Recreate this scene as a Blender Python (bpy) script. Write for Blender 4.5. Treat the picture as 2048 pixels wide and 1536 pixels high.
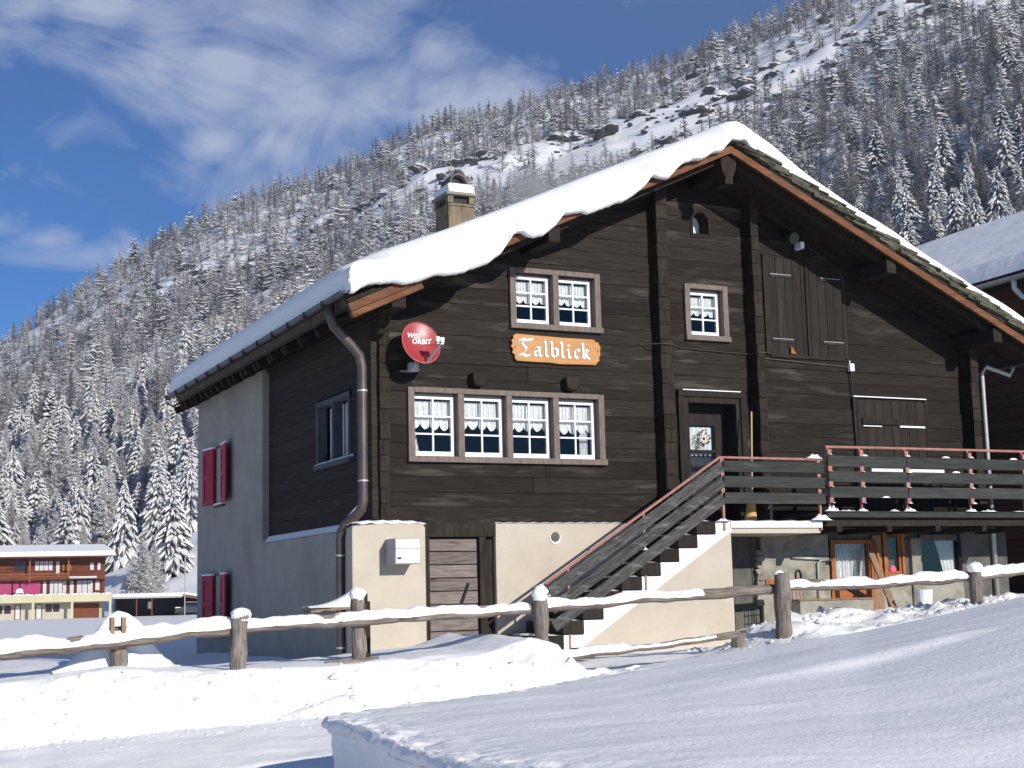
import bpy, bmesh, math, random
import numpy as np
from mathutils import Vector, Matrix, Euler, noise as mnoise

for o in list(bpy.data.objects): bpy.data.objects.remove(o)
S = bpy.context.scene
C = S.collection
R = math.radians

# ------------------------------------------------------------ camera
cam = bpy.data.cameras.new('camera'); camo = bpy.data.objects.new('camera', cam); C.objects.link(camo)
S.camera = camo
cam.sensor_width = 36.0; cam.lens = 36.0*2908.25/2048; cam.clip_end = 6000; cam.clip_start = .1
_r = Vector((0.90160329, -0.43190653, -0.02383825)); _u = Vector((-0.04098032, -0.1401478, 0.98928217)); _f = Vector((0.4306183, 0.89096316, 0.14405739))
M3 = Matrix((_r, _u, -_f)).transposed()
camo.matrix_world = Matrix.Translation((-7.4198, -19.8097, 0.9227)) @ M3.to_4x4()
CX, CY, CZ = -7.4198, -19.8097, 0.9227
FW = (0.43516, 0.90035); RT = (0.90035, -0.43516)      # forward and right on the ground

# ------------------------------------------------------------ light
SUN = Vector((-.25, 1.0, -.40)).normalized()           # travel direction of the sunlight
SKY_STRENGTH = .1
S.world = bpy.data.worlds.new('World'); S.world.use_nodes = True
wn = S.world.node_tree; wn.nodes.clear()
def N(tree, t, **k):
    n = tree.nodes.new(t)
    for a, b in k.items():
        if a == 'inp':
            for i, v in b.items(): n.inputs[i].default_value = v
        else: setattr(n, a, b)
    return n
elev = math.asin(-SUN.z); az = math.atan2(-SUN.x, -SUN.y)
sky = N(wn, 'ShaderNodeTexSky', sky_type='NISHITA', sun_disc=False, sun_elevation=elev, sun_rotation=az, altitude=1800, air_density=1.0, dust_density=.3, ozone_density=2.5)
tcw = N(wn, 'ShaderNodeTexCoord')
bgw = N(wn, 'ShaderNodeBackground', inp={'Strength': SKY_STRENGTH}); outw = N(wn, 'ShaderNodeOutputWorld')
def mth(t, op, a, b=None, c=None, clamp=False):
    n = t.nodes.new('ShaderNodeMath'); n.operation = op; n.use_clamp = clamp
    for i, v in enumerate((a, b, c)):
        if v is None: continue
        if isinstance(v, (int, float)): n.inputs[i].default_value = v
        else: t.links.new(v, n.inputs[i])
    return n.outputs[0]
# clouds: thin streaky banks, high over the slope; extra cover, mostly out of view, is added to lift the fill light
mp = N(wn, 'ShaderNodeMapping', inp={'Scale': (1, 1, 1.9)}); wn.links.new(tcw.outputs['Generated'], mp.inputs[0])
n1 = N(wn, 'ShaderNodeTexNoise', inp={'Scale': 8.5, 'Detail': 11, 'Roughness': .63, 'Distortion': 1.1}); wn.links.new(mp.outputs[0], n1.inputs['Vector'])
n2 = N(wn, 'ShaderNodeTexNoise', inp={'Scale': 2.3, 'Detail': 2, 'Roughness': .5}); wn.links.new(mp.outputs[0], n2.inputs['Vector'])
mask = None
CL = [(0.1538, 0.9127, 0.3785, 0.070, 0.85), (0.1953, 0.9119, 0.3608, 0.075, 0.95), (0.2340, 0.9079, 0.3478, 0.080, 1.00), (0.2816, 0.8960, 0.3434, 0.090, 1.00), (0.3269, 0.8849, 0.3318, 0.085, 0.95), (0.3716, 0.8706, 0.3224, 0.075, 0.90), (0.4081, 0.8526, 0.3265, 0.060, 0.90), (0.2527, 0.8904, 0.3787, 0.100, 0.90), (0.3155, 0.8719, 0.3745, 0.090, 0.85), (0.3635, 0.8581, 0.3626, 0.055, 0.80), (0.1118, 0.9204, 0.3748, 0.045, 0.70), (0.2318, 0.9244, 0.3029, 0.040, 0.70), (0.2730, 0.9132, 0.3026, 0.040, 0.75), (0.0990, 0.9646, 0.2443, 0.060, 0.62), (0.1314, 0.9626, 0.2368, 0.062, 0.66), (0.1644, 0.9594, 0.2293, 0.060, 0.62), (-0.0719, 0.9212, 0.3824, 0.300, 0.80), (0.3429, 0.7770, 0.5280, 0.200, 0.80)]
for (dx, dy, dz, rad, amp) in CL:
    sq = (1, 1, 2.6) if rad < .1 and dz < .3 else (1, 1, 1.3)
    vs_ = N(wn, 'ShaderNodeVectorMath', operation='MULTIPLY'); vs_.inputs[1].default_value = sq; wn.links.new(tcw.outputs['Generated'], vs_.inputs[0])
    vd = N(wn, 'ShaderNodeVectorMath', operation='DISTANCE'); vd.inputs[1].default_value = (dx*sq[0], dy*sq[1], dz*sq[2]); wn.links.new(vs_.outputs[0], vd.inputs[0])
    m = mth(wn, 'MULTIPLY', mth(wn, 'SUBTRACT', 1.0, mth(wn, 'DIVIDE', vd.outputs['Value'], rad), clamp=True), amp)
    mask = m if mask is None else mth(wn, 'MAXIMUM', mask, m)
far = mth(wn, 'MULTIPLY', mth(wn, 'SUBTRACT', n2.outputs['Fac'], .50, clamp=True), 3.5)  # added clouds, mostly unseen, with coverage raised for a more neutral fill
mask = mth(wn, 'SMOOTH_MAX', mask, far, .1)
dens = mth(wn, 'ADD', mth(wn, 'MULTIPLY', mth(wn, 'SUBTRACT', n1.outputs['Fac'], .5), 2.9), mth(wn, 'SUBTRACT', mth(wn, 'MULTIPLY', mask, 1.55), .34))
dens = mth(wn, 'MULTIPLY', mth(wn, 'MULTIPLY', dens, 1.0, clamp=True), .78)
skm = N(wn, 'ShaderNodeMix', data_type='RGBA', blend_type='MULTIPLY'); skm.inputs[0].default_value = 1; skm.inputs[7].default_value = (.22, .49, .82, 1)
wn.links.new(sky.outputs[0], skm.inputs[6])
cm = N(wn, 'ShaderNodeMix', data_type='RGBA'); cm.inputs[7].default_value = (4.5, 5.0, 6.3, 1)
wn.links.new(dens, cm.inputs[0]); wn.links.new(skm.outputs[2], cm.inputs[6]); wn.links.new(cm.outputs[2], bgw.inputs[0]); wn.links.new(bgw.outputs[0], outw.inputs[0])
sun = bpy.data.lights.new('sun', 'SUN'); sun.energy = 4.0; sun.angle = R(.5); sun.color = (1, .955, .88)
suno = bpy.data.objects.new('sun', sun); C.objects.link(suno); suno.rotation_euler = SUN.to_track_quat('-Z', 'Y').to_euler(); suno.location = (10, -40, 30)
S.view_settings.view_transform = 'Standard'; S.view_settings.look = 'None'; S.view_settings.exposure = 0.32; S.view_settings.gamma = 1
S.view_settings.use_curve_mapping = False
S.render.engine = 'CYCLES'

# ------------------------------------------------------------ helpers
W = {}
def tag(o, label=None, cat=None, group=None, kind=None):
    if label: o['label'] = label
    if cat: o['category'] = cat
    if group: o['group'] = group
    if kind: o['kind'] = kind
    return o
def thing(name, label, cat, loc=(0, 0, 0), group=None):
    o = bpy.data.objects.new(name, None); C.objects.link(o); o.location = loc; o.empty_display_size = .2
    W[o] = Vector(loc); return tag(o, label, cat, group)
class MB:
    def __init__(s): s.v = []; s.f = []; s.m = []
    def add(s, vs, fs, mi=0):
        n = len(s.v); s.v += [tuple(v) for v in vs]; s.f += [tuple(i+n for i in f) for f in fs]; s.m += [mi]*len(fs); return s
    def box(s, x0, x1, y0, y1, z0, z1, mi=0):
        v = [(x, y, z) for x in (x0, x1) for y in (y0, y1) for z in (z0, z1)]
        return s.add(v, [(0, 1, 3, 2), (4, 6, 7, 5), (0, 4, 5, 1), (2, 3, 7, 6), (0, 2, 6, 4), (1, 5, 7, 3)], mi)
    def obox(s, c, size, mat=None, mi=0, jit=0, rng=random):
        c = Vector(c); h = [a/2 for a in size]; v = []
        for i in (-1, 1):
            for j in (-1, 1):
                for k in (-1, 1):
                    p = Vector((i*h[0]+rng.uniform(-jit, jit), j*h[1]+rng.uniform(-jit, jit), k*h[2]))
                    if mat: p = mat @ p
                    v.append(c+p)
        return s.add(v, [(0, 1, 3, 2), (4, 6, 7, 5), (0, 4, 5, 1), (2, 3, 7, 6), (0, 2, 6, 4), (1, 5, 7, 3)], mi)
    def bar(s, a, b, w, h, up=(0, 0, 1), mi=0, ext=0):
        a, b = Vector(a), Vector(b); d = (b-a).normalized(); a -= d*ext; b += d*ext
        up = Vector(up); sd = d.cross(up).normalized(); up = sd.cross(d).normalized(); v = []
        for p in (a, b):
            for i, j in ((-1, -1), (1, -1), (1, 1), (-1, 1)): v.append(p+sd*i*w/2+up*j*h/2)
        return s.add(v, [(0, 1, 2, 3), (7, 6, 5, 4), (0, 4, 5, 1), (1, 5, 6, 2), (2, 6, 7, 3), (3, 7, 4, 0)], mi)
    def tube(s, pts, r, n=10, mi=0, caps=True):
        pts = [Vector(p) for p in pts]; rs = r if isinstance(r, (list, tuple)) else [r]*len(pts); rings = []
        sd = None
        for i, p in enumerate(pts):
            d = (pts[min(i+1, len(pts)-1)]-pts[max(i-1, 0)]).normalized()
            if sd is None: sd = d.orthogonal().normalized()
            sd = (sd-d*sd.dot(d)).normalized(); up = d.cross(sd)
            rings.append([p+(sd*math.cos(2*math.pi*k/n)+up*math.sin(2*math.pi*k/n))*rs[i] for k in range(n)])
        v = [q for ring in rings for q in ring]; f = []
        for i in range(len(pts)-1):
            for k in range(n): f.append((i*n+k, i*n+(k+1) % n, (i+1)*n+(k+1) % n, (i+1)*n+k))
        if caps: f += [tuple(range(n-1, -1, -1)), tuple(range((len(pts)-1)*n, len(pts)*n))]
        return s.add(v, f, mi)
    def prism(s, poly, a0, a1, axis='y', mi=0):
        # poly in the plane across the axis: axis y -> (x,z); axis x -> (y,z); axis z -> (x,y)
        n = len(poly)
        def P(p, t): return {'y': (p[0], t, p[1]), 'x': (t, p[0], p[1]), 'z': (p[0], p[1], t)}[axis]
        v = [P(p, a0) for p in poly]+[P(p, a1) for p in poly]
        return s.add(v, [tuple(range(n)), tuple(range(2*n-1, n-1, -1))]+[(i, i+n, (i+1) % n+n, (i+1) % n) for i in range(n)], mi)
    def grid(s, P, nx, ny, mi=0):
        n = len(s.v); s.v += [tuple(P(i, j)) for j in range(ny) for i in range(nx)]
        s.f += [(n+j*nx+i, n+j*nx+i+1, n+(j+1)*nx+i+1, n+(j+1)*nx+i) for j in range(ny-1) for i in range(nx-1)]; s.m += [mi]*((nx-1)*(ny-1)); return s
    def mesh(s, name, mats, off=Vector((0, 0, 0)), smooth=False, fix=True):
        me = bpy.data.meshes.new(name)
        me.from_pydata([(v[0]-off[0], v[1]-off[1], v[2]-off[2]) for v in s.v], [], s.f)
        for m in (mats if isinstance(mats, (list, tuple)) else [mats]): me.materials.append(m)
        if any(s.m): me.polygons.foreach_set('material_index', s.m)
        if fix:
            bm = bmesh.new(); bm.from_mesh(me); bmesh.ops.recalc_face_normals(bm, faces=bm.faces); bm.to_mesh(me); bm.free()
        if smooth: me.polygons.foreach_set('use_smooth', [True]*len(me.polygons))
        me.update(); return me
    def obj(s, name, mats, parent=None, smooth=False, fix=True, bevel=0, **tg):
        off = W[parent] if parent else Vector((0, 0, 0))
        o = bpy.data.objects.new(name, s.mesh(name, mats, off, smooth, fix)); C.objects.link(o); o.parent = parent; W[o] = off
        if bevel:
            b = o.modifiers.new('bevel', 'BEVEL'); b.width = bevel; b.segments = 2; b.limit_method = 'ANGLE'
        return tag(o, **tg)
def share(o, loc, rot=None, parent=None, name=None, scale=None):
    c = o.copy(); C.objects.link(c); c.location = loc
    if rot is not None: c.rotation_euler = rot
    if scale is not None: c.scale = scale
    if parent is not None: c.parent = parent
    W[c] = W.get(o, Vector((0, 0, 0))); return c

def mat(name, c1, c2=None, rough=.8, scale=4, stretch=(1, 1, 1), detail=6, bump=0, bscale=None, rnd=0, c3=None, c3s=1.2, c3t=(.55, .72), spec=.13, metal=0, coords='Object', nrough=.6, trans=0, rot=(0, 0, 0)):
    m = bpy.data.materials.new(name); m.use_nodes = True; t = m.node_tree; b = t.nodes['Principled BSDF']
    b.inputs['Roughness'].default_value = rough; b.inputs['Specular IOR Level'].default_value = spec; b.inputs['Metallic'].default_value = metal
    c1 = (*c1, 1); b.inputs['Base Color'].default_value = c1
    if c2 is None and not bump and not rnd: return m
    c2 = (*c2, 1) if c2 else c1
    tc = N(t, 'ShaderNodeTexCoord'); mp = N(t, 'ShaderNodeMapping', inp={'Scale': tuple(1/s_ for s_ in stretch) if any(rot) else stretch, 'Rotation': rot}); mp.vector_type = 'TEXTURE' if any(rot) else 'POINT'; oi = N(t, 'ShaderNodeObjectInfo')
    off = N(t, 'ShaderNodeVectorMath', operation='MULTIPLY_ADD'); t.links.new(oi.outputs['Random'], off.inputs[0]); off.inputs[1].default_value = (13, 29, 41) if rnd else (0, 0, 0)
    t.links.new(tc.outputs[coords], off.inputs[2]); t.links.new(off.outputs[0], mp.inputs[0])
    nz = N(t, 'ShaderNodeTexNoise', inp={'Scale': scale, 'Detail': detail, 'Roughness': nrough}); t.links.new(mp.outputs[0], nz.inputs['Vector'])
    rp = N(t, 'ShaderNodeValToRGB'); rp.color_ramp.elements[0].position = .32; rp.color_ramp.elements[1].position = .68
    rp.color_ramp.elements[0].color = c1; rp.color_ramp.elements[1].color = c2; t.links.new(nz.outputs['Fac'], rp.inputs[0]); col = rp.outputs[0]
    if c3:
        nb = N(t, 'ShaderNodeTexNoise', inp={'Scale': c3s, 'Detail': 5, 'Roughness': .65}); mp2 = N(t, 'ShaderNodeMapping', inp={'Scale': tuple(1+(a-1)*.25 for a in stretch)})
        t.links.new(off.outputs[0], mp2.inputs[0]); t.links.new(mp2.outputs[0], nb.inputs['Vector'])
        mr = N(t, 'ShaderNodeMapRange', inp={1: c3t[0], 2: c3t[1]}); t.links.new(nb.outputs['Fac'], mr.inputs[0])
        mx = N(t, 'ShaderNodeMix', data_type='RGBA'); mx.inputs[7].default_value = (*c3, 1); t.links.new(mr.outputs[0], mx.inputs[0]); t.links.new(col, mx.inputs[6]); col = mx.outputs[2]
    if rnd:
        mr = N(t, 'ShaderNodeMapRange', inp={3: 1-rnd, 4: 1+rnd}); t.links.new(oi.outputs['Random'], mr.inputs[0])
        vm = N(t, 'ShaderNodeVectorMath', operation='SCALE'); t.links.new(col, vm.inputs[0]); t.links.new(mr.outputs[0], vm.inputs['Scale']); col = vm.outputs[0]
    t.links.new(col, b.inputs['Base Color'])
    if bump:
        if bscale:
            nz = N(t, 'ShaderNodeTexNoise', inp={'Scale': bscale, 'Detail': 8, 'Roughness': .65}); t.links.new(mp.outputs[0], nz.inputs['Vector'])
        bp = N(t, 'ShaderNodeBump', inp={'Strength': 1.0, 'Distance': bump}); t.links.new(nz.outputs['Fac'], bp.inputs['Height']); t.links.new(bp.outputs[0], b.inputs['Normal'])
    return m

# horizontal grain runs along x, along y for the side wall, along z for upright boards
logm = mat('charred_log', (.0098, .0076, .0060), (.0265, .0215, .0168), .75, 2.0, (1.2, 4, 22), bump=.005, rnd=.34, c3=(.085, .077, .064), c3s=.7, c3t=(.56, .80))
logmy = mat('charred_log_side', (.020, .0155, .012), (.046, .037, .029), .8, 2.0, (4, 1.2, 22), bump=.006, rnd=.2)
boardm = mat('dark_board', (.014, .0115, .0098), (.036, .030, .025), .8, 2.0, (18, 4, 1.2), bump=.005, rnd=.25)
postm = mat('dark_post', (.013, .010, .008), (.038, .030, .022), .8, 2.5, (10, 10, 1.2), bump=.012, rnd=.2)
trimm = mat('window_trim', (.125, .096, .080), (.20, .16, .137), .7, 3, (9, 9, 2), bump=.002, rnd=.12)
whitep = mat('white_paint', (.74, .75, .76), (.80, .81, .81), .4, 3)
glassm = bpy.data.materials.new('window_glass'); glassm.use_nodes = True
t = glassm.node_tree; t.nodes.remove(t.nodes['Principled BSDF'])
_tr = N(t, 'ShaderNodeBsdfTransparent', inp={0: (.93, .94, .94, 1)}); _gl = N(t, 'ShaderNodeBsdfGlossy', inp={'Roughness': .03}); _fr = N(t, 'ShaderNodeFresnel', inp={0: 1.33}); _mx = N(t, 'ShaderNodeMixShader')
t.links.new(_fr.outputs[0], _mx.inputs[0]); t.links.new(_tr.outputs[0], _mx.inputs[1]); t.links.new(_gl.outputs[0], _mx.inputs[2]); t.links.new(_mx.outputs[0], t.nodes['Material Output'].inputs[0])
lacem = mat('lace_curtain', (.58, .58, .58), (.88, .87, .86), .9, 40, (1, 1, .5))
darkm = mat('dark_interior', (.035, .035, .038), (.055, .055, .058), .9, 2)
renderm = mat('grey_render', (.32, .30, .262), (.38, .355, .31), .95, 2.2, bump=.006, bscale=45, c3=(.25, .235, .205), c3s=.6, c3t=(.48, .8))
beigem = mat('beige_render', (.45, .395, .315), (.51, .45, .365), .95, 2.0, bump=.005, bscale=50, c3=(.34, .295, .23), c3s=.8, c3t=(.5, .85))
whitewash = mat('white_stringer', (.74, .73, .72), (.82, .81, .80), .9, 6, bump=.004)
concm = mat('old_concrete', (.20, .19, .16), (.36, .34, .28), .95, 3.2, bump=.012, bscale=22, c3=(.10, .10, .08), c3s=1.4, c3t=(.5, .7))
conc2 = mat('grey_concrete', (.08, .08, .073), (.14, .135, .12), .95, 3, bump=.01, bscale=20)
slatem = mat('slate_slab', (.045, .043, .034), (.13, .125, .09), .85, 5, (3, 3, 3), bump=.012, rnd=.35, c3=(.20, .19, .11), c3s=3, c3t=(.6, .7))
barge = mat('orange_larch', (.085, .034, .016), (.175, .075, .034), .6, 2, (1.2, 8, 8), bump=.003, c3=(.10, .045, .025), c3s=1.5, rnd=.1)
rafter = mat('brown_rafter', (.014, .011, .009), (.034, .026, .02), .8, 3, (6, 2, 6), rnd=.2)
gutm = mat('gutter_zinc', (.045, .040, .035), (.085, .078, .07), .45, 6, spec=.5, metal=.5)
pipem = mat('brown_pipe', (.065, .052, .044), (.10, .08, .07), .42, 5, spec=.5, metal=.3)
greypipe = mat('pale_pipe', (.34, .35, .34), (.44, .45, .44), .4, 5, spec=.5, metal=.3)
redm = mat('red_paint', (.34, .012, .030), (.42, .020, .040), .5, 4, bump=.001)
rustm = mat('red_lead_iron', (.30, .135, .105), (.40, .20, .16), .6, 8, c3=(.22, .08, .05), c3s=5)
plankg = mat('grey_plank', (.030, .029, .027), (.105, .102, .097), .8, 2.5, (1.5, 14, 16), bump=.008, rnd=.2, c3=(.26, .26, .245), c3s=2.2, c3t=(.56, .80), rot=(0, math.radians(-31), 0))
plankd = mat('stained_plank', (.026, .027, .026), (.056, .057, .053), .75, 2, (1, 12, 14), bump=.004, rnd=.12, c3=(.10, .10, .075), c3s=1.4, c3t=(.64, .8))
oldwood = mat('weathered_log', (.13, .105, .088), (.30, .255, .215), .9, 2.2, (2, 14, 14), bump=.02, c3=(.07, .05, .04), c3s=2.5, rnd=.1)
oldpost = mat('weathered_post', (.12, .10, .085), (.29, .25, .215), .9, 2.2, (14, 14, 2), bump=.02, c3=(.07, .05, .035), c3s=2.5, rnd=.1)
doorm = mat('barn_door_plank', (.11, .085, .075), (.235, .20, .18), .85, 2.4, (1.5, 8, 18), bump=.006, rnd=.22, c3=(.10, .055, .05), c3s=2)
ironm = mat('black_iron', (.02, .02, .02), (.04, .035, .03), .55, 8, metal=.6)
orangew = mat('orange_window_wood', (.24, .08, .025), (.38, .14, .05), .5, 3, (6, 6, 2))
brownw = mat('brown_plank', (.19, .12, .075), (.30, .20, .13), .8, 3, (6, 6, 2), bump=.004)

def snowmat(name, base=(.86, .85, .84), b1=.05, s1=1.3, b2=.006, s2=18, stretch=(1, 1, 1)):
    m = bpy.data.materials.new(name); m.use_nodes = True; t = m.node_tree; b = t.nodes['Principled BSDF']
    b.inputs['Base Color'].default_value = (*base, 1); b.inputs['Roughness'].default_value = .65; b.inputs['Specular IOR Level'].default_value = .2
    tc = N(t, 'ShaderNodeTexCoord'); mp = N(t, 'ShaderNodeMapping', inp={'Scale': stretch}); t.links.new(tc.outputs['Object'], mp.inputs[0])
    a = N(t, 'ShaderNodeTexNoise', inp={'Scale': s1, 'Detail': 7, 'Roughness': .5}); c = N(t, 'ShaderNodeTexNoise', inp={'Scale': s2, 'Detail': 6, 'Roughness': .7})
    t.links.new(mp.outputs[0], a.inputs['Vector']); t.links.new(tc.outputs['Object'], c.inputs['Vector'])
    B1 = N(t, 'ShaderNodeBump', inp={'Distance': b1}); B2 = N(t, 'ShaderNodeBump', inp={'Distance': b2})
    t.links.new(a.outputs['Fac'], B1.inputs['Height']); t.links.new(c.outputs['Fac'], B2.inputs['Height']); t.links.new(B1.outputs[0], B2.inputs['Normal']); t.links.new(B2.outputs[0], b.inputs['Normal'])
    return m
snow = snowmat('snow'); snowg = snowmat('ground_snow', (.92, .905, .89), b1=.025, s1=.8, b2=.010, s2=22, stretch=(.6, 1.2, 1)); snowf = snowmat('far_snow', b1=.5, s1=.08, b2=.05, s2=1)

# vectorised value noise
def vnoise(x, y, seed=0):
    xi = np.floor(x).astype(np.int64); yi = np.floor(y).astype(np.int64); fx = x-xi; fy = y-yi
    fx = fx*fx*(3-2*fx); fy = fy*fy*(3-2*fy)
    def h(a, b):
        n = (a*374761393+b*668265263+seed*974634777) & 0x7fffffff; n = ((n ^ (n >> 13))*1274126177) & 0x7fffffff
        return ((n ^ (n >> 16)) & 0xffff)/65535.0
    return (h(xi, yi)*(1-fx)+h(xi+1, yi)*fx)*(1-fy)+(h(xi, yi+1)*(1-fx)+h(xi+1, yi+1)*fx)*fy
def fbm(x, y, o=4, seed=0, g=.5):
    s = 0; a = 1; n = 0
    for i in range(o): s = s+a*(vnoise(x*2**i+7.3*i, y*2**i-3.1*i, seed+i)-.5); n += a; a *= g
    return s/n*2
def sst(a, b, x): t = np.clip((x-a)/(b-a), 0, 1); return t*t*(3-2*t)
# ------------------------------------------------------------ ground
def to_uv(x, y): dx = x-CX; dy = y-CY; return dx*RT[0]+dy*RT[1], dx*FW[0]+dy*FW[1]
def to_xy(u, v): return CX+u*RT[0]+v*FW[0], CY+u*RT[1]+v*FW[1]
SKA = np.array([-.80, -.50, -.352, -.300, -.256, -.197, -.111, -.060, 0, .060, .130, .190, .240, .352, .50, .80])
SKE = np.array([.04, .115, .178, .215, .242, .270, .299, .329, .342, .357, .380, .403, .426, .485, .54, .66])
VR, VB = 700.0, 235.0
def far_h(u, v):
    a = u/np.maximum(v, 1)
    hr = np.interp(a, SKA, SKE)*VR+.9
    vb = VB+np.interp(u, [-90, -55, -30, 40], [12, -36, -50, -60])+10*fbm(u/40, v*0, 2, 5)
    s = (v-vb)/(VR-vb); flat = -.12-.45*sst(40, 120, v)
    sc = np.clip(s, 0, 1); prof = np.where(sc < .12, sc*sc*.5/.12, sc-.06)/.94
    h = flat*(1-sst(0, .05, s))+hr*prof
    rug = sst(.03, .3, s)*(1-sst(.97, 1.03, s))
    h = h+rug*(9*fbm(u/70, v/55, 4, 11)+3.0*fbm(u/16, v/14, 4, 17))+sst(0, .03, s)*1.2*fbm(u/9, v/9, 3, 23)
    over = np.clip(v-VR, 0, None); return h-over*.35
def near_h(x, y):
    x = np.asarray(x, float); y = np.asarray(y, float)
    crest = np.interp(x, [-9, -5.8, -4.6, -3.4, -1.9, -.6, -.1, .22, .40, 1.5, 3.0, 3.9, 5, 7, 10, 14, 18], [.16, .20, .30, .20, .24, .34, .50, .38, .04, .03, .08, .26, .40, .64, .82, 1.0, 1.1])
    yard = np.interp(x, [-9, -3, 0, 1.6, 4, 5.2, 7, 9, 12, 16], [-.10, -.08, .04, .06, .10, .14, .45, .55, .62, .7])
    k = np.where(x < .1, sst(-2.7, -1.3, y), sst(-4.0, -2.4, y)); h = crest*(1-k)+yard*k
    fieldz = -.12; k2 = sst(.5, 4.0, y)*sst(.4, -1.5, x); h = h*(1-k2)+fieldz*k2
    h = h+.05*fbm(x*.7, y*.7, 4, 3)*(1-.5*k)
    h = h+.22*np.exp(-((x-3.95)**2/.55+(y+4.15)**2/.5))+.14*np.exp(-((x-4.9)**2/.6+(y+3.7)**2/.4))
    rough = sst(3.2, 4.0, x)*sst(-5.6, -4.6, y)*sst(-1.6, -2.6, y)
    h = h+rough*.12*np.abs(fbm(x*2.6, y*2.6, 5, 31, .6))*1.6
    lip = .05*fbm(x*1.3, y*0+2, 3, 8)
    yc = -5.0+lip*3; wall = sst(yc, yc-.8, y)
    foot = -.26+.03*(x+4)
    road = foot-.075*np.clip(-5.6-y, 0, 7)+.022*fbm(x*.5, y*1.2, 4, 41)+.03*sst(.5, .62, vnoise(x*.25, y*1.1, 77))
    wallr = .26*fbm(x*1.6, y*2.6, 6, 51, .66)*(wall*(1-wall)*4)**.6
    h = h*(1-wall)+road*wall+wallr
    h = h+.022*fbm(x*3.1, y*3.1, 5, 53, .6)*sst(-1.5, -3, y)+.035*sst(-4.5, -5.0, y)*(1-wall)*np.abs(fbm(x*1.7, y*1.7, 3, 57))*2
    # behind the near bank the road edge fills up
    u, v = to_uv(x, y); fill = sst(-.3, 1.5, u)*sst(-7.5, -6.6, y)
    h = np.where(u > -.3, h*(1-fill)+np.maximum(h, -.15)*fill, h)
    return h
def bank_fade(x, y): return None
NX0, NX1, NY0, NY1 = -15.0, 19.0, -20.5, 12.0
def height(x, y):
    u, v = to_uv(x, y)
    hn = near_h(x, y); hf = far_h(u, v)
    e = np.minimum(np.minimum(x-NX0, NX1-x), np.minimum(y-NY0+30, NY1-y)); k = sst(0, 5, e)
    return hn*k+hf*(1-k)
def gridmesh(name, X, Y, Z, mat_, keep=None, smooth=True, **tg):
    ny, nx = X.shape; me = bpy.data.meshes.new(name)
    idx = np.arange(nx*ny).reshape(ny, nx)
    q = np.stack([idx[:-1, :-1], idx[:-1, 1:], idx[1:, 1:], idx[1:, :-1]], -1).reshape(-1, 4)
    if keep is not None: q = q[keep[:-1, :-1].reshape(-1)]
    me.vertices.add(nx*ny); me.vertices.foreach_set('co', np.stack([X, Y, Z], -1).reshape(-1).astype('f'))
    me.loops.add(len(q)*4); me.loops.foreach_set('vertex_index', q.reshape(-1).astype('i'))
    me.polygons.add(len(q)); me.polygons.foreach_set('loop_start', np.arange(0, len(q)*4, 4, dtype='i')); me.polygons.foreach_set('loop_total', np.full(len(q), 4, 'i'))
    me.update(calc_edges=True); me.polygons.foreach_set('use_smooth', [smooth]*len(q)); me.materials.append(mat_)
    o = bpy.data.objects.new(name, me); C.objects.link(o); W[o] = Vector((0, 0, 0)); return tag(o, **tg)
gx = np.arange(NX0, NX1+.01, .085); gy = np.concatenate([np.arange(-20.5, -8, .12), np.arange(-8, -1.5, .05), np.arange(-1.5, 12.01, .14)])
X, Y = np.meshgrid(gx, gy); Z = height(X, Y)
gridmesh('snow_ground', X, Y, Z, snowg, kind='structure', label='trampled and ploughed snow round the chalet, with the road in front')
# the wide sheet: valley floor and the mountain slope
va = np.concatenate([np.arange(4, 60, 1.5), np.arange(60, 220, 4), np.arange(220, 760, 2.6), np.geomspace(760, 3500, 24)])
aa = np.linspace(-.8, .8, 420)
A, V = np.meshgrid(aa, va); U = A*V; Xf, Yf = to_xy(U, V)
keep = ~((Xf > NX0+1.5) & (Xf < NX1-3) & (Yf > NY0) & (Yf < NY1-1.5))
Zf = height(Xf, Yf)-np.where((Xf > NX0) & (Xf < NX1) & (Yf > NY0-30) & (Yf < NY1), .04, 0)
gridmesh('mountain_slope', Xf, Yf, Zf, snowf, keep, kind='structure', label='snow covered valley floor and mountain slope')
gp = MB(); gp.box(-2500, 2500, -2500, 2500, -1.6, -1.5); gp.obj('valley_ground', snowf, kind='structure', label='snow covered ground all round')
def zat(x, y): return float(height(np.array([[x]]), np.array([[y]]))[0, 0])

# the near bank: steep cut flank on the left, crumbled overhanging lip, long smooth top rising to the right
EV = np.array([2.5, 5, 6.9, 7.35, 7.7, 8.2, 8.8, 9.7, 10.6, 11.05, 11.3, 11.5]); EU = np.array([1.5, .9, .25, -.03, -.33, -.53, -.76, -1.05, -1.36, -1.50, -1.40, -1.05])
EVs = EV
def bank_T(u, v):
    a = u/np.maximum(v, 1)
    zs = np.interp(a, [-.15, -.06, .026, .095, .164, .232, .30, .352, .45, .7], [.06, .12, .20, .28, .38, .50, .67, .80, .95, 1.1])
    b = .05-.30*sst(.3, 3.5, u)*sst(11.5, 4.5, v)
    t = np.clip((v-4.5)/(13.2-4.5), 0, 1.1)
    z = b+(zs-b)*t**1.15
    z = z+.035*fbm(u*.35, v*.8, 4, 61)+.010*fbm(u*1.5, v*3.5, 4, 67)
    # a soft drift crease
    cr = v-(10.6+.36*(u-1.5)); z = z+.028*np.tanh(cr/.12)*np.exp(-((u-2.6)/1.1)**2)
    return z
m1 = 90; rows = 520; inner = 190
vv = np.linspace(2.5, 14.8, rows); BX = []; BY = []; BZ = []
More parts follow.
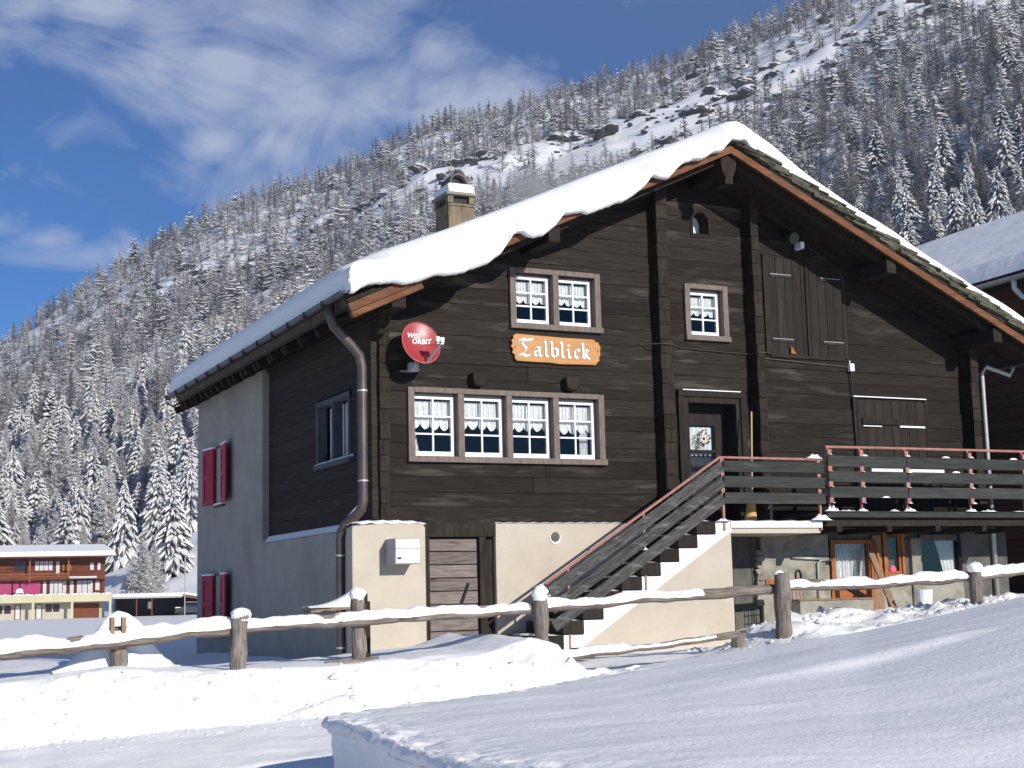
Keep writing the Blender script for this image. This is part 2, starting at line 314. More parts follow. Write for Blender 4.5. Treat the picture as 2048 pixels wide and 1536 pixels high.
for v in vv:
    back = 0 if v < 11.5 else (v-11.5)
    eu = float(np.interp(v, EVs, EU)) if v <= 11.5 else float(np.interp(v, [11.5, 12.0, 13, 14.8], [-1.05, -.3, .8, 1.8]))
    eu += .05*float(fbm(np.array(v*2.3), np.array(.5), 4, 71))
    # flank: from the foot up to the lip
    us, zs = [], []
    lipz = float(bank_T(np.array(eu), np.array(v)))
    cr = .05+.12*abs(float(fbm(np.array(v*3.1), np.array(1.5), 3, 73)))
    for q in np.linspace(0, 1, 34):
        zz = -.75+(lipz-.09+.75)*q; us.append(eu+.10+cr*.6*(1-q)+.055*float(fbm(np.array(v*2.2), np.array(q*3), 6, 79, .62))); zs.append(zz)
    for q in np.linspace(0, 1, 16)[1:]:
        an = math.pi*q; rg = .05*float(fbm(np.array(v*5.5), np.array(q*2.2), 5, 81, .7)); us.append(eu+.10-math.sin(an*.5)*.10+rg+(.0 if q < .5 else (q-.5)*.16)); zs.append(lipz-.09+.09*(1-math.cos(an))/2+.5*rg)
    e0 = us[-1]
    for q in np.linspace(0, 1, inner)[1:]:
        uu = e0+13*q**1.35; us.append(uu); zs.append(float('nan'))
    us = np.array(us); zs = np.array(zs); tt = bank_T(us, np.full_like(us, v)); far_in = np.isnan(zs)
    d = us-e0; edge = .13*np.abs(fbm(us*3.6+v, np.full_like(us, v*3.6), 6, 83, .62))*np.exp(-np.clip(d, 0, None)/.25)
    zs = np.where(far_in, tt-edge, zs)
    # back slope beyond the crest
    bk = sst(13.3, 14.8, v); zs = zs-bk*1.3
    x, y = to_xy(us, np.full_like(us, v)); BX.append(x); BY.append(y); BZ.append(zs)
BX, BY, BZ = map(np.array, (BX, BY, BZ))
gridmesh('snow_bank', BX, BY, BZ, snowg, kind='structure', label='deep snow bank with a crumbled cut edge in the right foreground')
# ------------------------------------------------------------ the chalet
rng = random.Random(5)
RX, RZ, RS = 5.65, 7.93, .465
def under(x): return RZ-RS*abs(x-RX)
ch = thing('chalet', 'dark timber chalet with deep snow on its roof, grey rendered side wall and beige basement', 'house')
YB = 10.05
# openings in the front wall: x0,x1,z0,z1
OP = [(.50, 3.66, 2.98, 3.93), (2.22, 3.66, 5.06, 5.86), (5.38, 6.08, 5.05, 5.84), (5.28, 6.24, 1.9, 4.05), (5.56, 5.86, 6.78, 7.18)]
def subtract(x0, x1, z0, z1):
    zs = sorted({z0, z1, *[z for o in OP for z in (o[2], o[3]) if z0 < z < z1]}); out = []
    for a, b in zip(zs, zs[1:]):
        iv = [(x0, x1)]
        for o in OP:
            if o[2] < (a+b)/2 < o[3]:
                n = []
                for p, q in iv:
                    if o[1] <= p or o[0] >= q: n.append((p, q)); continue
                    if p < o[0]: n.append((p, o[0]))
                    if o[1] < q: n.append((o[1], q))
                iv = n
        out += [(p, q, a, b) for p, q in iv if q-p > .01]
    return out
def log_course(x0, x1, z0, z1, parent, dy=0):
    g = .0015; c = .0045; groups_ = []
    for cell in subtract(x0, x1, z0, z1):
        hit = [gp for gp in groups_ if any(min(cell[1], o[1])-max(cell[0], o[0]) > .01 and min(cell[3], o[3])-max(cell[2], o[2]) > -.001 for o in gp)]
        new = [cell]
        for gp in hit: new += gp; groups_.remove(gp)
        groups_.append(new)
    for gp in groups_: log_piece(gp, z0, z1, parent, dy, g, c)
def log_piece(cells, z0, z1, parent, dy, g, c):
    m = MB()
    for p, q, a, b in cells:
        ca = c if a == z0 else 0; cb = c if b == z1 else 0
        poly = [(.13, a+(g if ca else 0)), (dy+c if ca else dy, a+(g if ca else 0)), (dy, a+ca+(g if ca else 0)), (dy, b-cb-(g if cb else 0)), (dy+c if cb else dy, b-(g if cb else 0)), (.13, b-(g if cb else 0))]
        if not ca: poly = [(.13, a), (dy, a)]+poly[3:]
        if not cb: poly = poly[:-3]+[(dy, b), (.13, b)]
        m.prism(poly, p, q, 'x')
    if m.v: m.obj('log', logm, parent)
z = 2.0; k = 0
while z < 7.9:
    h = rng.uniform(.205, .275)
    for (a, b) in ((0.02, 4.71), (4.92, 6.54), (6.70, 11.2)):
        xl = max(a, RX-(RZ-z)/RS); xr = min(b, RX+(RZ-z)/RS)
        if xr-xl < .1: continue
        cuts = [xl, xr]
        if xr-xl > 3 and rng.random() < .45: cuts = [xl, rng.uniform(xl+1, xr-1), xr]
        for p, q in zip(cuts, cuts[1:]): log_course(p, q-(.004 if q != xr else 0), z, z+h, ch, rng.uniform(-.010, .006))
    z += h
# backing wall so no light comes through the joints
m = MB()
for p, q, a, b in [cell for zz in np.arange(1.95, 7.8, .15) for cell in subtract(0.1, 11.15, float(zz), float(zz)+.15)]:
    xl = max(p, RX-(RZ-b)/RS); xr = min(q, RX+(RZ-b)/RS)
    if xr > xl: m.box(xl, xr, .126, .16, a, b)
m.obj('wall_backing', darkm, ch)
# log crossings (upright stacks of log ends)
def crossing(x0, x1, z0, z1, depth, name='log_end_post'):
    z = z0
    while z < z1-.05:
        h = rng.uniform(.20, .27); zt = min(z+h, z1); m = MB(); j = rng.uniform(-.006, .006); d = depth+rng.uniform(-.014, .014)
        m.box(x0+j, x1+j, -d, .02, z+.001, zt-.001); m.obj('log_end', postm, ch, bevel=.012); z += h
crossing(4.71, 4.92, 2.0, under(4.8)-.02, .22)
crossing(6.54, 6.70, 2.0, under(6.6)-.02, .24)
crossing(11.12, 11.30, 2.0, under(11.2)-.02, .26)
crossing(-.02, .14, 2.02, under(0)-.02, .05)
# left side: dark board wall set back between the masonry
z = 2.06
while z < 5.3:
    h = rng.uniform(.2, .27); m = MB()
    for (y0, y1) in ((.02, .90), (2.50, YB-.1)) if 3.03 < z+h/2 < 4.05 else ((.02, YB-.1),):
        m.prism([(.0, z), (-.114, z), (-.12, z+.007), (-.12, z+h-.007), (-.114, z+h-.002), (.0, z+h-.002)], y0, y1, 'y')
    m.obj('side_log', logmy, ch); z += h
MB().box(.0, .05, .1, YB-.1, 1.9, 3.03).box(.0, .05, .1, YB-.1, 4.05, 5.3).box(.0, .05, .1, .9, 3.03, 4.05).box(.0, .05, 2.5, YB-.1, 3.03, 4.05).obj('wall_backing', darkm, ch)
# right and back walls
MB().box(11.1, 11.2, .1, YB, .2, under(11.2)).prism([(0.1, -.3), (11.2, -.3), (11.2, under(11.2)-.02), (RX, RZ-.02), (.1, under(.1)-.02)], YB-.1, YB, 'y').obj('rear_wall', logm, ch)
MB().box(.2, 11.1, .2, YB-.12, 1.9, 2.0).box(.2, 11.1, .2, YB-.12, 4.42, 4.5).box(4.6, 4.7, .2, YB-.12, 2.0, 4.42).box(6.9, 7.0, .2, YB-.12, 2.0, 4.42).box(.2, 11.1, 2.6, 2.7, 2.0, 4.9).obj('inner_wall', darkm, ch)
# masonry side wall with the high block at the back
Xm = -.25
poly = [(.06, -.4), (.06, 1.945), (5.26, 1.945), (5.30, 2.05), (5.30, 5.24), (YB+.02, 5.24), (YB+.02, -.4)]
sd = MB().prism(poly, Xm, -.0, 'x').obj('masonry_wall', renderm, ch, bevel=.02, label='grey rendered masonry side wall with a high block at the back')
# cut-outs for the two small windows are deep niches
for zz0, zz1 in ((2.83, 3.93), (.33, 1.45)):
    MB().box(Xm-.001-.012, Xm+.001, 7.88, 8.43, zz0, zz1).obj('niche', renderm, ch)
# sloping snow on the masonry shelf
MB().prism([(Xm+.01, 1.948), (Xm+.04, 1.975), (-.14, 2.06), (-.10, 2.065), (-.10, 1.948)], .10, 5.27, 'y').obj('shelf_snow', snow, ch, smooth=False, bevel=.02)
# beige pillar at the corner, with the grey return
pil = MB().prism([(-.52, -.3), (.60, -.3), (.60, 1.93), (.56, 1.99), (.10, 2.0), (-.50, 1.955), (-.52, 1.93)], -.22, .05, 'y').obj('corner_pillar', beigem, ch, bevel=.025)
MB().grid(lambda i, j: (-.53+1.14*i/24, -.235+.30*j/8, 1.985+(.045 if .05 < j/8 < .9 else 0)*math.sin(math.pi*min(max(i/24, .0), 1))**.4+.012*math.sin(i*1.3+j)), 25, 9).obj('ledge_snow', snow, ch, smooth=True)
# beige wall right of the basement door
MB().box(1.76, 5.12, -.13, .12, -.4, 1.992).obj('basement_wall', beigem, ch, bevel=.012)
MB().grid(lambda i, j: (1.76+2.2*i/40, -.14+.12*j/3, 1.994+.022*(1-abs(j-1.5)/1.6)+.006*math.sin(i*1.7)), 41, 4).obj('ledge_snow', snow, ch, smooth=True)
MB().box(5.12, 6.4, .0, .12, -.2, 2.0).obj('basement_wall', conc2, ch)
vent = MB().tube([(2.75, -.128, 1.79), (2.75, -.155, 1.79)], .075, 20).obj('vent', conc2, ch); MB().tube([(2.75, -.128, 1.775), (2.75, -.145, 1.775)], .092, 20).obj('vent_rim', snow, vent)
# basement door: nine boards, frame, iron bar
dr = MB().box(.60, .70, -.12, .1, -.2, 1.90).box(1.50, 1.60, -.12, .1, -.2, 1.90).box(.60, 1.76, -.14, .1, 1.80, 2.0).box(1.60, 1.76, -.04, .1, -.2, 1.80).obj('basement_door', postm, ch)
z = .05
for i in range(9):
    h = (1.78-.05)/9; MB().box(.705, 1.495, -.05+rng.uniform(-.006, .006), -.0, z+.007, z+h-.007).obj('board', doorm, dr, bevel=.005); z += h
MB().bar((1.33, -.07, 1.12), (1.20, -.09, .80), .022, .035).tube([(1.21, -.10, .84), (1.17, -.10, .82)], .018, 8).obj('latch', ironm, dr)
MB().box(.7, 1.5, .0, .1, -.2, 1.8).obj('door_back', darkm, dr)

# ---- windows on the front
def curtain(x0, x1, z0, z1, y, mask_=.44, seed=0):
    m = MB(); r = random.Random(seed); nx = 60; W_ = x1-x0; H = z1-z0
    def P1(i, j):
        f = i/nx; t = j/6; zz = z1-.02-H*.30*t; return (x0+W_*f, y+.012*math.sin(f*(46+seed*3)+seed+1.5*math.sin(f*9+seed))*(.4+t)+.004*math.sin(f*131), zz)
    m.grid(P1, nx+1, 7)
    def P2(i, j):
        f = i/nx; t = j/6; sc = abs(math.sin(math.pi*(f*4+.13*seed))); zb = z1-H*(.46+.11*sc**.6+.02*math.sin(seed*5+f*3))
        zt = z1-.02-H*.30; return (x0+W_*f, y-.010+.008*math.sin(f*38+seed), zt+(zb-zt)*t)
    m.grid(P2, nx+1, 7); return m
def sash(win, x0, x1, z0, z1, y, seed, tied=0):
    f = .042; s = MB()
    s.box(x0, x0+f, y, y+.05, z0, z1).box(x1-f, x1, y, y+.05, z0, z1).box(x0+f, x1-f, y+.001, y+.05, z1-f, z1).box(x0+f, x1-f, y-.012, y+.05, z0, z0+.075)
    s.obj('sash', whitep, win, bevel=.004)
    MB().box(x1+.002, x1+.03, y+.01, y+.06, z0, z1+.02).box(x0, x1, y+.012, y+.06, z1+.002, z1+.035).obj('sash_rebate', M_['grey_trim'], win)
    gx0, gx1, gz0, gz1 = x0+f, x1-f, z0+.075, z1-f; b = .024
    mu = MB(); cx = (gx0+gx1)/2; mu.box(cx-b/2, cx+b/2, y-.002, y+.035, gz0, gz1)
    for q in (1, 2): zz = gz0+(gz1-gz0)*q/3; mu.box(gx0, gx1, y-.006, y+.033, zz-b/2, zz+b/2)
    mu.obj('glazing_bars', whitep, win)
    for i in range(2):
        for j in range(3):
            ax = gx0+(gx1-gx0)*i/2; az_ = gz0+(gz1-gz0)*j/3; MB().box(ax, ax+(gx1-gx0)/2, y+.014, y+.018, az_, az_+(gz1-gz0)/3).obj('pane', glassm, win)
    curtain(gx0-.02, gx1+.02, gz0, gz1, y+.09, seed=seed).obj('curtain', lacem, win, fix=False)
    if tied:
        m = MB()
        if tied == 1: m.grid(lambda i, j: (gx0-.02+.13*i/14*(.3+.7*(j/10)), y+.12+.01*math.sin(i*1.9), gz1-.3-(gz1-.3-gz0)*j/10), 15, 11)
        else: m.grid(lambda i, j: (gx1-.16+.14*i/14, y+.12+.012*math.sin(i*2.1), gz1-.3-(gz1-.3-gz0)*j/10), 15, 11)
        m.obj('side_curtain', lacem, win, fix=False)
M_ = {'grey_trim': mat('grey_sash_rebate', (.30, .30, .295), (.36, .36, .35), .6)}
def window(x0, x1, z0, z1, n, seeds, first=.07, yo=-.05, ties={}, lab=None):
    w = .10; win = MB()
    win.box(x0, x0+w, yo, .125, z0+.09, z1); win.box(x1-w, x1, yo, .125, z0+.09, z1)
    win.box(x0+w, x1-w, yo-.004, .125, z1-.075, z1+.004)
    win.box(x0-.01, x1+.02, yo-.03, .125, z0, z0+.088)
    iw = (x1-x0-2*w-(n-1)*w)/n
    for i in range(1, n): a = x0+w+iw*i+w*(i-1); win.box(a, a+w, yo+.002, .125, z0+.09, z1-.076)
    wo = win.obj('window', trimm, ch, bevel=.005, label=lab)
    for i in range(n):
        a = x0+w+(iw+w)*i; sash(wo, a+.003, a+iw-.035, z0+.093, z1-.115, .065, seeds[i], ties.get(i, 0))
    return wo
window(.43, 3.73, 2.90, 4.01, 4, (1, 2, 3, 4), ties={0: 1, 3: 2}, lab='wide row of four white casements in a brown frame')
window(2.14, 3.73, 4.99, 5.95, 2, (5, 6), lab='upper pair of white casements in a brown frame')
window(5.31, 6.15, 4.98, 5.92, 1, (7,), lab='single small white casement in a brown frame')
# arched loft hole with a pale board set back
arc = [(5.55, 6.79)]+[(5.70+.15*math.cos(a), 7.0+.16*math.sin(a)) for a in np.linspace(math.pi, 0, 9)]+[(5.85, 6.79)]
lw = MB(); 
for p, q in zip(arc, arc[1:]+arc[:1]):
    lw.add([(p[0], -.015, p[1]), (q[0], -.015, q[1]), (q[0], .3, q[1]), (p[0], .3, p[1])], [(0, 1, 2, 3)])
# face plate around the arch
outer = [(5.50, 6.72), (5.50, 7.22), (5.90, 7.22), (5.90, 6.72)]
top = [(5.50, 7.0)]+[(5.50, 7.22), (5.90, 7.22), (5.90, 7.0)]
n = len(arc); A_ = arc[1:-1]
for i in range(len(A_)-1):
    p, q = A_[i], A_[i+1]; lw.add([(p[0], -.015, p[1]), (q[0], -.015, q[1]), (q[0], -.015, 7.22), (p[0], -.015, 7.22)], [(0, 1, 2, 3)])
lw.box(5.50, 5.55, -.015, .02, 6.72, 7.22).box(5.85, 5.90, -.015, .02, 6.72, 7.22).box(5.55, 5.85, -.015, .02, 6.72, 6.79)
lo = lw.obj('loft_opening', logm, ch); MB().box(5.52, 5.88, .27, .29, 6.7, 7.25).obj('loft_board', whitep, lo)

# ---- entrance door: recessed, frame, leaf with two glazed fields and a curtain
ed = MB().box(5.10, 5.20, -.05, .12, 1.98, 4.12).box(6.30, 6.40, -.06, .12, 1.98, 4.12).box(5.10, 6.40, -.065, .12, 4.05, 4.15)
ed.box(5.20, 5.30, -.03, .12, 1.98, 4.05).box(6.22, 6.30, -.03, .12, 1.98, 4.05).box(5.30, 6.22, -.035, .12, 3.95, 4.05).box(5.22, 5.30, .12, .42, 1.98, 4.05).box(6.22, 6.30, .12, .42, 1.98, 4.05).box(5.3, 6.22, .12, .42, 3.95, 4.05)
edo = ed.obj('entrance_door', boardm, ch, bevel=.006)
MB().box(5.18, 6.3, -.075, -.05, 4.148, 4.162).obj('lintel_snow', snow, edo)
lf = MB(); YD = .30
lf.box(5.30, 5.52, YD, YD+.05, 1.98, 3.95).box(6.0, 6.22, YD, YD+.05, 1.98, 3.95).box(5.52, 6.0, YD, YD+.05, 3.62, 3.95).box(5.52, 6.0, YD, YD+.05, 1.98, 2.72).box(5.50, 6.02, YD-.03, YD+.05, 3.17, 3.22).box(5.50, 6.02, YD-.03, YD+.05, 2.92, 2.965)
lf.obj('door_leaf', boardm, edo, bevel=.008)
MB().box(5.52, 6.0, YD+.02, YD+.026, 2.72, 3.62).obj('pane', glassm, edo)
m = MB(); m.grid(lambda i, j: (5.53+.44*i/30, YD+.055+.012*math.sin(i*.9), 3.60-(.44+(.035*abs(math.sin(i*.52)) if j == 6 else 0))*j/6), 31, 7); m.obj('door_curtain', lacem, edo, fix=False)
MB().box(5.3, 6.22, .41, .43, 1.98, 3.97).obj('door_back', darkm, edo)
MB().bar((5.36, YD-.05, 2.82), (5.44, YD-.05, 2.82), .02, .02).obj('handle', mat('steel', (.6, .6, .6), rough=.3, metal=.8), edo)

# ---- upper shutter door (right) and the lower one
def plank_door(x0, x1, z0, z1, n, name, y=-.03, split=None):
    fr = MB().box(x0-.09, x0, y-.01, .03, z0-.02, z1+.05).box(x1, x1+.07, y-.01, .03, z0-.02, z1+.05).box(x0, x1, y-.012, .03, z0-.06, z0)
    d = fr.obj(name, boardm, ch, bevel=.005); w = (x1-x0)/n
    for i in range(n):
        MB().box(x0+w*i+.004, x0+w*(i+1)-.004, y-rng.uniform(0, .008), y+.03, z0, z1-(.0)).obj('board', boardm, d, bevel=.003)
    return d
sh = plank_door(6.98, 8.52, 4.84, 6.50, 9, 'hay_door')
MB().box(7.745, 7.80, -.06, -.03, 4.84, 6.5).obj('cover_strip', boardm, sh)
for zz in (5.05, 6.16):
    for a, b in ((7.02, 7.45), (8.07, 8.5)):
        st = MB().box(a, b, -.052, -.04, zz, zz+.045).obj('strap_hinge', ironm, sh); MB().box(a, b, -.056, -.04, zz+.046, zz+.050).obj('hinge_snow', snow, st)
dd = plank_door(8.72, 10.2, 2.05, 4.12, 8, 'deck_door')
MB().box(8.62, 10.25, -.05, .0, 4.17, 4.186).obj('ledge_snow', snow, dd); MB().box(8.80, 10.15, -.07, -.04, 3.70, 3.80).obj('batten', boardm, dd)
MB().box(8.80, 9.2, -.074, -.06, 3.66, 3.675).box(9.6, 10.16, -.074, -.06, 3.66, 3.69).obj('batten_snow', snow, dd)
# beam ends over the lower windows, purlin ends under the roof
for x in (1.55, 3.13):
    MB().prism([(x-.11, 4.12), (x-.07, 4.05), (x+.07, 4.05), (x+.11, 4.12), (x+.12, 4.25), (x-.12, 4.25)], -.17, .02, 'y').obj('beam_end', postm, ch, bevel=.015)
for x, zt, w in ((-.06, None, .22), (2.45, None, .20), (8.85, None, .2), (11.12, None, .2)):
    zt = under(x)-.02; MB().box(x-w/2, x+w/2, -.98, YB, zt-.27, zt-.02).obj('purlin', rafter, ch, bevel=.015)
    if x < 0: MB().prism([(-.0, zt-.28), (-.5, zt-.28), (-.40, zt-.36), (-.22, zt-.42), (-.18, zt-.50), (0, zt-.58)], x-w*.4, x+w*.4, 'x').obj('bracket', postm, ch, bevel=.01)
# the carved ridge beam end
MB().prism([(RX-.14, 7.86), (RX+.14, 7.86), (RX+.15, 7.70), (RX+.12, 7.58), (RX+.07, 7.50), (RX+.08, 7.38), (RX-.08, 7.38), (RX-.07, 7.50), (RX-.12, 7.58), (RX-.15, 7.70)], -.97, -.60, 'y').obj('ridge_beam_end', postm, ch, bevel=.015)
MB().box(RX-.13, RX+.13, -.62, YB, 7.55, 7.84).obj('ridge_beam', rafter, ch)

# ---- roof
XL, XR, YF, YR = -.80, 12.15, -1.02, 10.02
sl = math.atan(RS); cs, sn = math.cos(sl), math.sin(sl)
def roofp(s, side, y, h):            # s from the ridge down the slope, h above the underside
    return Vector((RX+side*(s*cs+h*sn), y, RZ-s*sn+h*cs))
LL, LR = (RX-XL)/cs, (XR-RX)/cs
roof = MB()
for side, L in ((-1, LL), (1, LR)):
    v = [roofp(a, side, y, h) if a else Vector((RX, y, RZ+h/cs)) for a in (0, L) for y in (YF+.02, YR) for h in (0, .03)]
    roof.add(v, [(0, 1, 3, 2), (4, 6, 7, 5), (0, 4, 5, 1), (2, 3, 7, 6), (0, 2, 6, 4), (1, 5, 7, 3)])
ro = roof.obj('roof', rafter, ch)
cov = MB()
for side, L in ((-1, LL), (1, LR)):
    v = [roofp(a, side, y, h) if a else Vector((RX, y, RZ+h/cs)) for a in (0, L-.14) for y in (-.62, YR-.05) for h in (.032, .26)]
    cov.add(v, [(0, 1, 3, 2), (4, 6, 7, 5), (0, 4, 5, 1), (2, 3, 7, 6), (0, 2, 6, 4), (1, 5, 7, 3)])
cov.obj('roof_covering', slatem, ro)
# barge boards
def slopebox(side, s0, s1, y0, y1, h0, h1, name, m_, par, bev=.006, ridge=False):
    a = [roofp(s0, side, y, h) for y in (y0, y1) for h in (h0, h1)]; b = [roofp(s1, side, y, h) for y in (y0, y1) for h in (h0, h1)]
    if ridge:
        for v, h in zip(a, (h0, h1, h0, h1)): v.x = RX; v.z = RZ+h/cs
    return MB().add(a+b, [(0, 1, 3, 2), (4, 6, 7, 5), (0, 4, 5, 1), (2, 3, 7, 6), (0, 2, 6, 4), (1, 5, 7, 3)]).obj(name, m_, par, bevel=bev)
slopebox(-1, 0, LL+.02, YF-.035, YF+.015, -.055, .06, 'barge_board', barge, ro, ridge=True)
slopebox(1, 0, LR+.02, YF-.035, YF+.015, -.055, .06, 'barge_board', barge, ro, ridge=True)
slopebox(-1, .02, LL, YF-.012, YF+.03, .062, .13, 'edge_batten', rafter, ro)
slopebox(1, .02, LR, YF-.012, YF+.03, .062, .13, 'edge_batten', rafter, ro)
slopebox(-1, LL-1.15, LL+.03, YF-.03, YF+.05, -.15, -.056, 'barge_end', barge, ro, bev=.02)
# rafters under the overhang
for side, L in ((-1, LL), (1, LR)):
    for y in (-.78, -.1, .7, 1.5, 2.3, 3.1, 3.9, 4.7, 5.5, 6.3, 7.1, 7.9, 8.7, 9.5):
        slopebox(side, .1, L-.05, y-.05, y+.05, -.13, -.002, 'rafter', rafter, ro, bev=0)
# slate slabs, stacked at the gable edges
for side, L in ((1, LR), (-1, LL)):
    s = .05
    while s < (L-.1 if side > 0 else L-.75):
        for layer in range(3 if side > 0 else 2):
            ln = rng.uniform(.42, .62); th = rng.uniform(.030, .055); wd = rng.uniform(.42, .62)
            ss = s+rng.uniform(-.04, .04)+layer*.10; h = .155+layer*.055+rng.uniform(-.008, .008)
            c = roofp(min(ss+ln/2, L), side, YF+wd/2-.05+rng.uniform(-.05, .05)+layer*.02+(.06 if side < 0 else 0), h)
            tilt = sl-R(6+rng.uniform(-2, 4)) if True else sl
            rot = Matrix.Rotation(side*tilt, 3, 'Y') @ Matrix.Rotation(R(rng.uniform(-7, 7)), 3, 'Z')
            MB().obox(c, (ln, wd, th), rot, jit=.03, rng=rng).obj('slate', slatem, ro)
        s += .235
for q in range(1):
    MB().obox((RX+.10+rng.uniform(-.03, .03), YF+.12, RZ+.26+q*.045), (.20, .30, .04), Matrix.Rotation(R(rng.uniform(-8, 8)), 3, 'Y'), jit=.02, rng=rng).obj('slate', slatem, ro)
# ---- snow on the roof: one thick rounded sheet, drooping over the left gable edge
XB = [(-.81, 5.10), (-0.836, 5.192), (-0.706, 5.173), (-0.581, 5.239), (0.014, 5.303), (0.412, 5.448), (0.752, 5.488), (1.203, 5.669), (1.454, 5.830), (1.656, 6.145), (1.787, 6.172), (1.998, 6.115), (2.147, 6.158), (2.369, 6.345), (2.526, 6.542), (2.713, 6.591), (2.934, 6.581), (3.241, 6.726), (3.675, 6.886), (3.913, 7.068), (4.074, 7.275), (4.353, 7.265), (4.649, 7.538), (4.818, 7.605), (4.976, 7.622), (5.190, 7.777), (5.400, 7.833), (5.604, 8.096)]
XC = [(-0.533, 5.552), (0.027, 5.624), (0.704, 5.773), (1.396, 5.993), (1.692, 6.221), (1.801, 6.343), (2.125, 6.456), (2.497, 6.629), (2.843, 6.848), (3.259, 6.921), (3.853, 7.257), (4.222, 7.496), (4.874, 7.722), (5.552, 8.113)]
XT = [(-0.794, 5.630), (-0.128, 5.939), (0.765, 6.292), (1.992, 6.827), (3.535, 7.525), (4.764, 8.064), (5.375, 8.346), (5.672, 8.492), (5.842, 8.563), (6.021, 8.611), (6.169, 8.613), (6.314, 8.554)]
RB = [(5.758, 8.181), (5.967, 8.097), (7.024, 7.563), (7.416, 7.348), (8.010, 6.994), (8.676, 6.735), (9.397, 6.456), (9.781, 6.189), (10.503, 5.880), (11.239, 5.555), (11.857, 5.306)]
xs = np.concatenate([np.linspace(-.80, 5.72, 240), np.linspace(5.75, XR+.08, 170)])
bx, bz = zip(*sorted(XB)); cx_, cz_ = zip(*sorted(XC)); tx, tz = zip(*sorted(XT)); rx_, rz_ = zip(*sorted(RB))
m = MB(); prof = []
for x in xs:
    left = x < 5.73; st = under(x)+.30
    droop = 1.0 if left else max(0, 1-(x-5.73)/.35)
    zt = float(np.interp(x, tx, tz))
    if x >= 5.73: k_ = min(1, (x-5.73)/.5); zt = (1-k_)*float(np.interp(x, tx, tz))+k_*(st+.34+.12*math.exp(-((x-6.3)/.9)**2)+.015*math.sin(x*2.3)+.01*math.sin(x*5.1))
    zc = float(np.interp(x, cx_, cz_)); zb = float(np.interp(x, bx, bz)); zc = min(zc, zt-.10); zb = min(zb, zc-.05)
    yo = -1.19+.05*float(fbm(np.array(x*1.6), np.array(.3), 5, 201, .6)); zb += .045*float(fbm(np.array(x*3.5), np.array(1.3), 4, 203, .6)); zc += .05*float(fbm(np.array(x*2.2), np.array(2.3), 5, 205, .6)); lump = .035*float(fbm(np.array(x*4.5), np.array(3.3), 4, 207, .65))
    zs_r = float(np.interp(x, rx_, rz_))
    T = zt
    pr = [(YR+.02, st-.05), (YR+.05, st+.1), (YR-.10, T-.10), (YR-.4, T-.01), (7, T), (4, T), (2, T), (.6, T), (0, T-.002), (-.3, T-.01), (-.5, T-.02), (-.7, T-.04)]
    if droop > 0:
        L_ = [(-.85, T-.07-.02), (-.98, T-.12-.25*(T-.12-zc)), (-1.08, zc+.45*(T-.1-zc)), (yo+.03, zc+.18*(T-.1-zc)), (yo-.01, zc+.02), (yo+.05, zc-.03), (yo+.075, zc-.06), (yo-.035+lump, zc-.25*(zc-zb)-.05), (yo-.055-lump, zc-.55*(zc-zb)), (yo-.04+lump*.6, zc-.8*(zc-zb)), (yo+.01, zb+.012), (yo+.06, zb), (-1.06, zb+.04), (-.98, zb+.10)]
    rr = [(-.80, T-.05), (-.86, T-.09), (-.93, T-.14), (-.97, T-.18), (-.99, zs_r+.12), (-1.0, zs_r+.08), (-1.0, zs_r+.05), (-1.0, zs_r+.03), (-.995, zs_r+.02), (-.99, zs_r+.01), (-.98, zs_r), (-.95, zs_r-.01), (-.9, zs_r-.02), (-.85, zs_r-.03)]
    if droop >= 1: pr += L_
    elif droop <= 0: pr += rr
    else: pr += [(a[0]*droop+b[0]*(1-droop), a[1]*droop+b[1]*(1-droop)) for a, b in zip(L_, rr)]
    pr += [(-.6, st-.09)]
    prof.append([(x+.0, y, z) for y, z in pr])
# rounded eave edges: the outermost sections shrink down
def squash(pr, x, f, base): return [(x, y, base+(z-base)*f if z > base else z) for _, y, z in pr]
b0 = 5.13
pre = [squash(prof[0], -.845, .88, b0), squash(prof[0], -.87, .6, b0), squash(prof[0], -.86, .05, b0)]
for i in range(8): prof[i] = squash(prof[i], xs[i], .96+.04*(i/8)**.6, b0)
post = [squash(prof[-1], XR+.12, .6, under(XR)+.1), squash(prof[-1], XR+.12, .1, under(XR)+.1)]
P_ = pre[::-1]+prof+post
m.grid(lambda i, j: P_[j][i], len(P_[0]), len(P_)); rs_ = m.obj('roof_snow', snow, ch, smooth=True)
# ---- gutters and downpipes
gut = MB(); ys = np.linspace(YF+.02, YR, 14)
def halfpipe(x, z, y0, y1, r=.075):
    m = MB(); n = 10; v = []
    for y in (y0, y1):
        for rr in (r, r-.008):
            for k in range(n+1): a = math.pi+math.pi*k/n; v.append((x+rr*math.cos(a), y, z+rr*math.sin(a)))
    w = n+1; f = []
    for k in range(n): f += [(k, k+1, 2*w+k+1, 2*w+k), (w+k, 3*w+k, 3*w+k+1, w+k+1), (k, w+k, w+k+1, k+1), (2*w+k, 2*w+k+1, 3*w+k+1, 3*w+k)]
    f += [(0, 2*w, 3*w, w), (n, w+n, 3*w+n, 2*w+n)]; return m.add(v, f)
gz = 5.17; gx_ = -.86
for a, b in zip(ys, ys[1:]):
    g = halfpipe(gx_, gz, a, b-.012).obj('gutter_section', gutm, ch)
    MB().box(gx_-.085, gx_+.03, b-.02, b+.01, gz-.085, gz+.01).obj('gutter_bracket', gutm, g)
    slopebox(-1, LL-.65, LL-.03, b-.06, b+.05, -.16, -.02, 'rafter_tail', rafter, ro, bev=.01)
